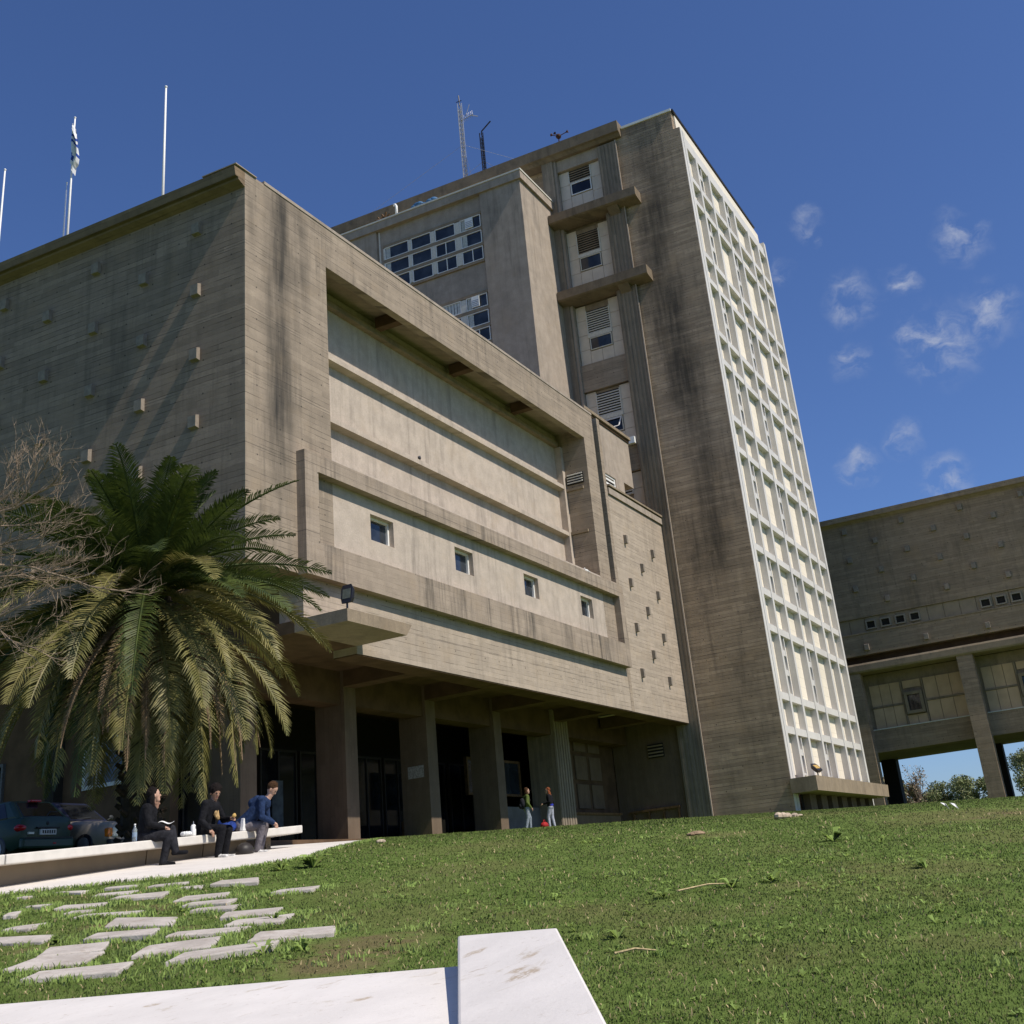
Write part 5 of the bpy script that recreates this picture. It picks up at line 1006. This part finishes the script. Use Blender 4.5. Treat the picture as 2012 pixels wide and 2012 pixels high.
# ------------------------------------------------------------------ far trees beyond the raised wing
def far_tree(label, x, y, h, w, mats, dens, seed, bare_top=False, ls=1.0):
    rr = np.random.default_rng(seed); z0 = -1.0
    t = thing("far_tree", label, "tree", (x, y, z0), group="trees beyond the raised wing")
    mb = MB(); mb.tube([(0, 0, -.3), (0, .1, h*.35), (0, 0, h*.8)], [.35, .25, .08], 7)
    cl = []
    for k in range(16):
        a = rr.uniform(0, 6.28); e = rr.uniform(.0, 1.0); c = np.array([math.cos(a)*w*.5*rr.uniform(.25, 1), math.sin(a)*w*.5*rr.uniform(.25, 1), h*(.28+.64*e)]); c[:2] *= 1-.55*e; cl.append(c)
        mb.tube([(0, .05, h*.3), tuple(c*np.array([.5, .5, .8])), tuple(c)], [.12, .07, .02], 4)
    if bare_top:
        for k in range(60):
            c = cl[rr.integers(len(cl))]; d = rr.normal(size=3); d[2] = abs(d[2])+.6; d /= np.linalg.norm(d); mb.tube([tuple(c), tuple(c+d*rr.uniform(.8, 2.2))], [.045, .015], 3)
    mb.build("trunk", M_bark2, t)
    n = dens; C = np.array(cl)[rr.integers(len(cl), size=n)]; D = rr.normal(size=(n, 3)); D /= np.linalg.norm(D, axis=1)[:, None]; P0 = C+D*(rr.random(n)**.45)[:, None]*np.array([w*.2, w*.2, h*.13])
    A = rr.normal(size=(n, 3)); A /= np.linalg.norm(A, axis=1)[:, None]; Bv = np.cross(A, rr.normal(size=(n, 3))); Bv /= np.linalg.norm(Bv, axis=1)[:, None]; s = rr.uniform(.1, .22, n)[:, None]*ls
    V = np.stack([P0-A*s, P0+Bv*s*.6, P0+A*s, P0-Bv*s*.6], 1).reshape(-1, 3); F = np.arange(4*n).reshape(n, 4)
    link("crown", npmesh("crown", V, F, mats, False, rr.integers(0, len(mats), n)), t)
M_bark2 = plain("grey_bark", (.16, .12, .09), .9)
M_l1 = plain("far_leaf_olive", (.2, .205, .1), .7, .2, var=.3, scale=.8); M_l2 = plain("far_leaf_dry", (.3, .23, .15), .7, .2, var=.3, scale=.8); M_l3 = plain("far_leaf_green", (.19, .22, .09), .7, .2, var=.3, scale=.8)
far_tree("brownish half bare tree beyond the wing, right of its dark rear column", 189.1, 17.6, 11.2, 7.5, [M_l2, M_l2, M_l1], 7000, 1, True, 1.5)
far_tree("taller thin bare tree rising behind the brownish tree under the wing", 190.5, 13.5, 13.2, 6, [M_l2], 700, 2, True)
far_tree("rounded olive tree in the middle of the gap under the wing", 193, 10.8, 9.4, 8, [M_l1, M_l3], 8500, 3)
far_tree("broad green tree in the gap under the wing, left of the front column", 194.4, 6.6, 10, 9, [M_l3, M_l1], 8500, 4)
far_tree("small pale tree between the brownish tree and the rounded olive tree", 191.5, 14.2, 9.6, 6, [M_l1, M_l2], 6000, 11)
far_tree("low green tree partly behind the front column of the wing", 196.1, 2.2, 9.2, 7, [M_l3, M_l1], 7000, 5)
far_tree("tall greenish tree at the right edge behind the wing's columns", 197.3, -4.2, 13, 7, [M_l1, M_l3], 9000, 6, True)
far_tree("thin brown tree beside the tower seen through the narrow gap", 186.6, 21.6, 13.6, 5.5, [M_l2, M_l1], 2600, 7, True)
# ------------------------------------------------------------------ grass blades and weeds
def in_poly(X, Y, poly):
    c = np.zeros(len(X), bool); n = len(poly)
    for i in range(n):
        x0, y0 = poly[i]; x1, y1 = poly[(i+1) % n]
        if y0 == y1: continue
        k = ((y0 > Y) != (y1 > Y)) & (X < (x1-x0)*(Y-y0)/(y1-y0)+x0); c ^= k
    return c
KEEP_OUT = [PATH_L+PATH_R[::-1], [(-24.6, -21.25), (-22.95, -20.75), (-21.85, -12.6), (-23.5, -12.3)], [tuple(A0[:2]), tuple(B0[:2]), tuple((B0-ax*4)[:2]), tuple((A0-ax*4)[:2])], [(2, 4), (70, 4), (70, 20), (2, 20)], [(-17.6, -8), (-7.7, -8), (-7.7, -7.3), (-17.6, -7.3)]]
def free(X, Y, pavers=True):
    ok = np.ones(len(X), bool)
    for p in KEEP_OUT: ok &= ~in_poly(X, Y, p)
    if pavers:
        for q in PAV: ok &= ~in_poly(X, Y, q)
    return ok
def blades(name, X, Y, h, w, lean, mat, kind_stuff=True):
    n = len(X); Z = ground_np(X, Y)-.005; a = rng.uniform(0, 6.283, n); b = rng.uniform(0, 6.283, n); l = rng.uniform(.15, 1, n)*lean
    wx, wy = np.cos(a)*w*.5, np.sin(a)*w*.5; lx, ly = np.cos(b)*l*h, np.sin(b)*l*h
    P0 = np.stack([X-wx, Y-wy, Z], 1); P1 = np.stack([X+wx, Y+wy, Z], 1); P2 = np.stack([X+lx*.4+wx*.7, Y+ly*.4+wy*.7, Z+h*.6], 1); P3 = np.stack([X+lx*.4-wx*.7, Y+ly*.4-wy*.7, Z+h*.6], 1); P4 = np.stack([X+lx, Y+ly, Z+h*np.sqrt(np.clip(1-l*l*.5, .2, 1))], 1)
    V = np.stack([P0, P1, P2, P3, P4], 1).reshape(-1, 3); i = np.arange(n)[:, None]*5
    F = np.concatenate([i+np.array([[0, 1, 2]]), i+np.array([[0, 2, 3]]), i+np.array([[3, 2, 4]])], 1).reshape(-1, 3)
    return stuff(link(name, npmesh(name, V, F, [mat])))
N = 520000
d = np.exp(rng.uniform(math.log(3.2), math.log(36), N)); az = math.atan2(.3624, .851)+rng.uniform(-R(31), R(30), N)
X = CAM.x+d*np.cos(az); Y = CAM.y+d*np.sin(az); ok = free(X, Y, False)
for q in PAV:      # a little grass creeps over the slab edges
    mx = sum(p[0] for p in q)/4; my = sum(p[1] for p in q)/4; ok &= ~in_poly(X, Y, [(mx+(p[0]-mx)*.9, my+(p[1]-my)*.9) for p in q])
for (cx, cy, r, k) in DIRT: ok &= ~((np.hypot(X-cx, Y-cy) < r*.75) & (rng.random(N) < .68*k))
X, Y, d = X[ok], Y[ok], d[ok]
h = rng.uniform(.012, .03, len(X))*(1+.012*d); w = .0032+.0007*d
blades("grass", X, Y, h, w, .8, M_blade)
m_n = 9000; d2 = np.exp(rng.uniform(math.log(4), math.log(26), m_n)); az = math.atan2(.3624, .851)+rng.uniform(-R(31), R(30), m_n); X = CAM.x+d2*np.cos(az); Y = CAM.y+d2*np.sin(az); ok = free(X, Y); X, Y, d2 = X[ok], Y[ok], d2[ok]
M_straw = plain("straw", (.42, .33, .18), .8, .1, var=.3, scale=30)
blades("dry_grass", X, Y, rng.uniform(.02, .055, len(X))*(1+.012*d2), .004+.0007*d2, 1.3, M_straw)
# longer tufts between the stepping slabs and along edges
TX = []; TY = []
for k in range(230):
    q = random.choice(PAV); j = random.randrange(4); f = random.random(); x = q[j][0]*(1-f)+q[(j+1) % 4][0]*f; y = q[j][1]*(1-f)+q[(j+1) % 4][1]*f; cx = sum(p[0] for p in q)/4; cy = sum(p[1] for p in q)/4
    x += (x-cx)*.28; y += (y-cy)*.28; m_n = random.randint(25, 70); TX.append(x+rng.normal(0, .07, m_n)); TY.append(y+rng.normal(0, .07, m_n))
for k in range(110):
    dd = math.exp(random.uniform(math.log(5), math.log(24))); a = math.atan2(.3624, .851)+random.uniform(-R(30), R(28)); x = CAM.x+dd*math.cos(a); y = CAM.y+dd*math.sin(a); m_n = random.randint(20, 50); s_ = random.uniform(.05, .16); TX.append(x+rng.normal(0, s_, m_n)); TY.append(y+rng.normal(0, s_, m_n))
for i in range(len(PATH_R)-1):      # fringe along the path
    a, b = PATH_R[i], PATH_R[i+1]; m_n = int(170*math.hypot(b[0]-a[0], b[1]-a[1])); f = rng.random(m_n); TX.append(a[0]+(b[0]-a[0])*f+rng.normal(.03, .05, m_n)); TY.append(a[1]+(b[1]-a[1])*f-np.abs(rng.normal(.0, .07, m_n)))
X = np.concatenate(TX); Y = np.concatenate(TY); ok = free(X, Y); X, Y = X[ok], Y[ok]; d = np.hypot(X-CAM.x, Y-CAM.y)
blades("tall_grass", X, Y, rng.uniform(.03, .085, len(X)), .006+.0007*d, .9, M_weed)
# fringe on the crest before the building
m_n = 26000; X = rng.uniform(-4, 40, m_n); Y = np.interp(X, [-4, 3, 12, 40], [-7.2, -2.8, 1.5, 2.0])-rng.random(m_n)**1.5*9; ok = free(X, Y); X, Y = X[ok], Y[ok]
blades("crest_grass", X, Y, rng.uniform(.03, .09, len(X)), rng.uniform(.015, .035, len(X)), .9, M_blade)
# broad leaved weeds
WV = []; WF = []
def weed(x, y, s, nl):
    z = gz(x, y)
    for k in range(nl):
        a = random.uniform(0, 6.28); L = s*random.uniform(.6, 1.2); up = random.uniform(.25, .9); d = Vector((math.cos(a), math.sin(a), 0)); l = Vector((-math.sin(a), math.cos(a), 0))*L*.17
        b = Vector((x, y, z)); p1 = b+d*L*.5+Vector((0, 0, L*up*.7)); p2 = b+d*L+Vector((0, 0, L*up*.6)); o = len(WV)
        WV.extend([tuple(b), tuple(p1-l), tuple(p1+l), tuple(p2)]); WF.extend([(o, o+1, o+2), (o+1, o+3, o+2)])
for (x, y, s, nl) in [(-12.15, -11.55, .34, 34), (-12.5, -11.2, .25, 18), (-17.3, -14.9, .14, 14), (-16.9, -13.2, .16, 14), (-18.9, -13.4, .14, 12), (-14.0, -19.6, .22, 18), (-14.6, -19.3, .2, 18), (-15.5, -18.8, .16, 14), (-12.8, -21.2, .2, 16), (-18.0, -19.3, .15, 16), (-19.0, -16.6, .13, 14), (-19.2, -16.3, .16, 16), (-18.9, -16.5, .14, 12), (-9.0, -19.2, .3, 20)]: weed(x, y, s, nl)
for k in range(420):
    dd = math.exp(random.uniform(math.log(5.5), math.log(22))); a = math.atan2(.3624, .851)+random.uniform(-R(29), R(27)); x = CAM.x+dd*math.cos(a); y = CAM.y+dd*math.sin(a)
    if free(np.array([x]), np.array([y]))[0]: weed(x, y, random.uniform(.03, .085)*(1+dd*.02), random.randint(5, 11))
for k in range(46):       # clover patches
    dd = math.exp(random.uniform(math.log(7), math.log(23))); a = math.atan2(.3624, .851)+random.uniform(-R(26), R(24)); x = CAM.x+dd*math.cos(a); y = CAM.y+dd*math.sin(a); sp = random.uniform(.15, .6)
    for _ in range(random.randint(12, 40)):
        px_, py_ = x+rng.normal(0, sp), y+rng.normal(0, sp*.7)
        if free(np.array([px_]), np.array([py_]))[0]: weed(px_, py_, random.uniform(.025, .055)*(1+.03*dd), random.randint(4, 7))
stuff(link("weeds", npmesh("weeds", WV, WF, [M_weed])))
# a few fallen dry stems on the lawn
for (x, y, L, a, lb) in ((-15.3, -18.9, .9, .5, "long dry stem lying on the lawn right of the sloping wall"), (-19.0, -19.7, .35, .9, "short dry stem on the lawn beside the sloping wall")):
    z = gz(x, y)+.05; t = tag(MB().tube([(x, y, z), (x+math.cos(a)*L*.5, y-math.sin(a)*L*.5, gz(x+math.cos(a)*L*.5, y-math.sin(a)*L*.5)+.07), (x+math.cos(a)*L, y-math.sin(a)*L, gz(x+math.cos(a)*L, y-math.sin(a)*L)+.04)], [.012, .01, .006], 5).build("dry_stem", M_straw), lb, "stem")
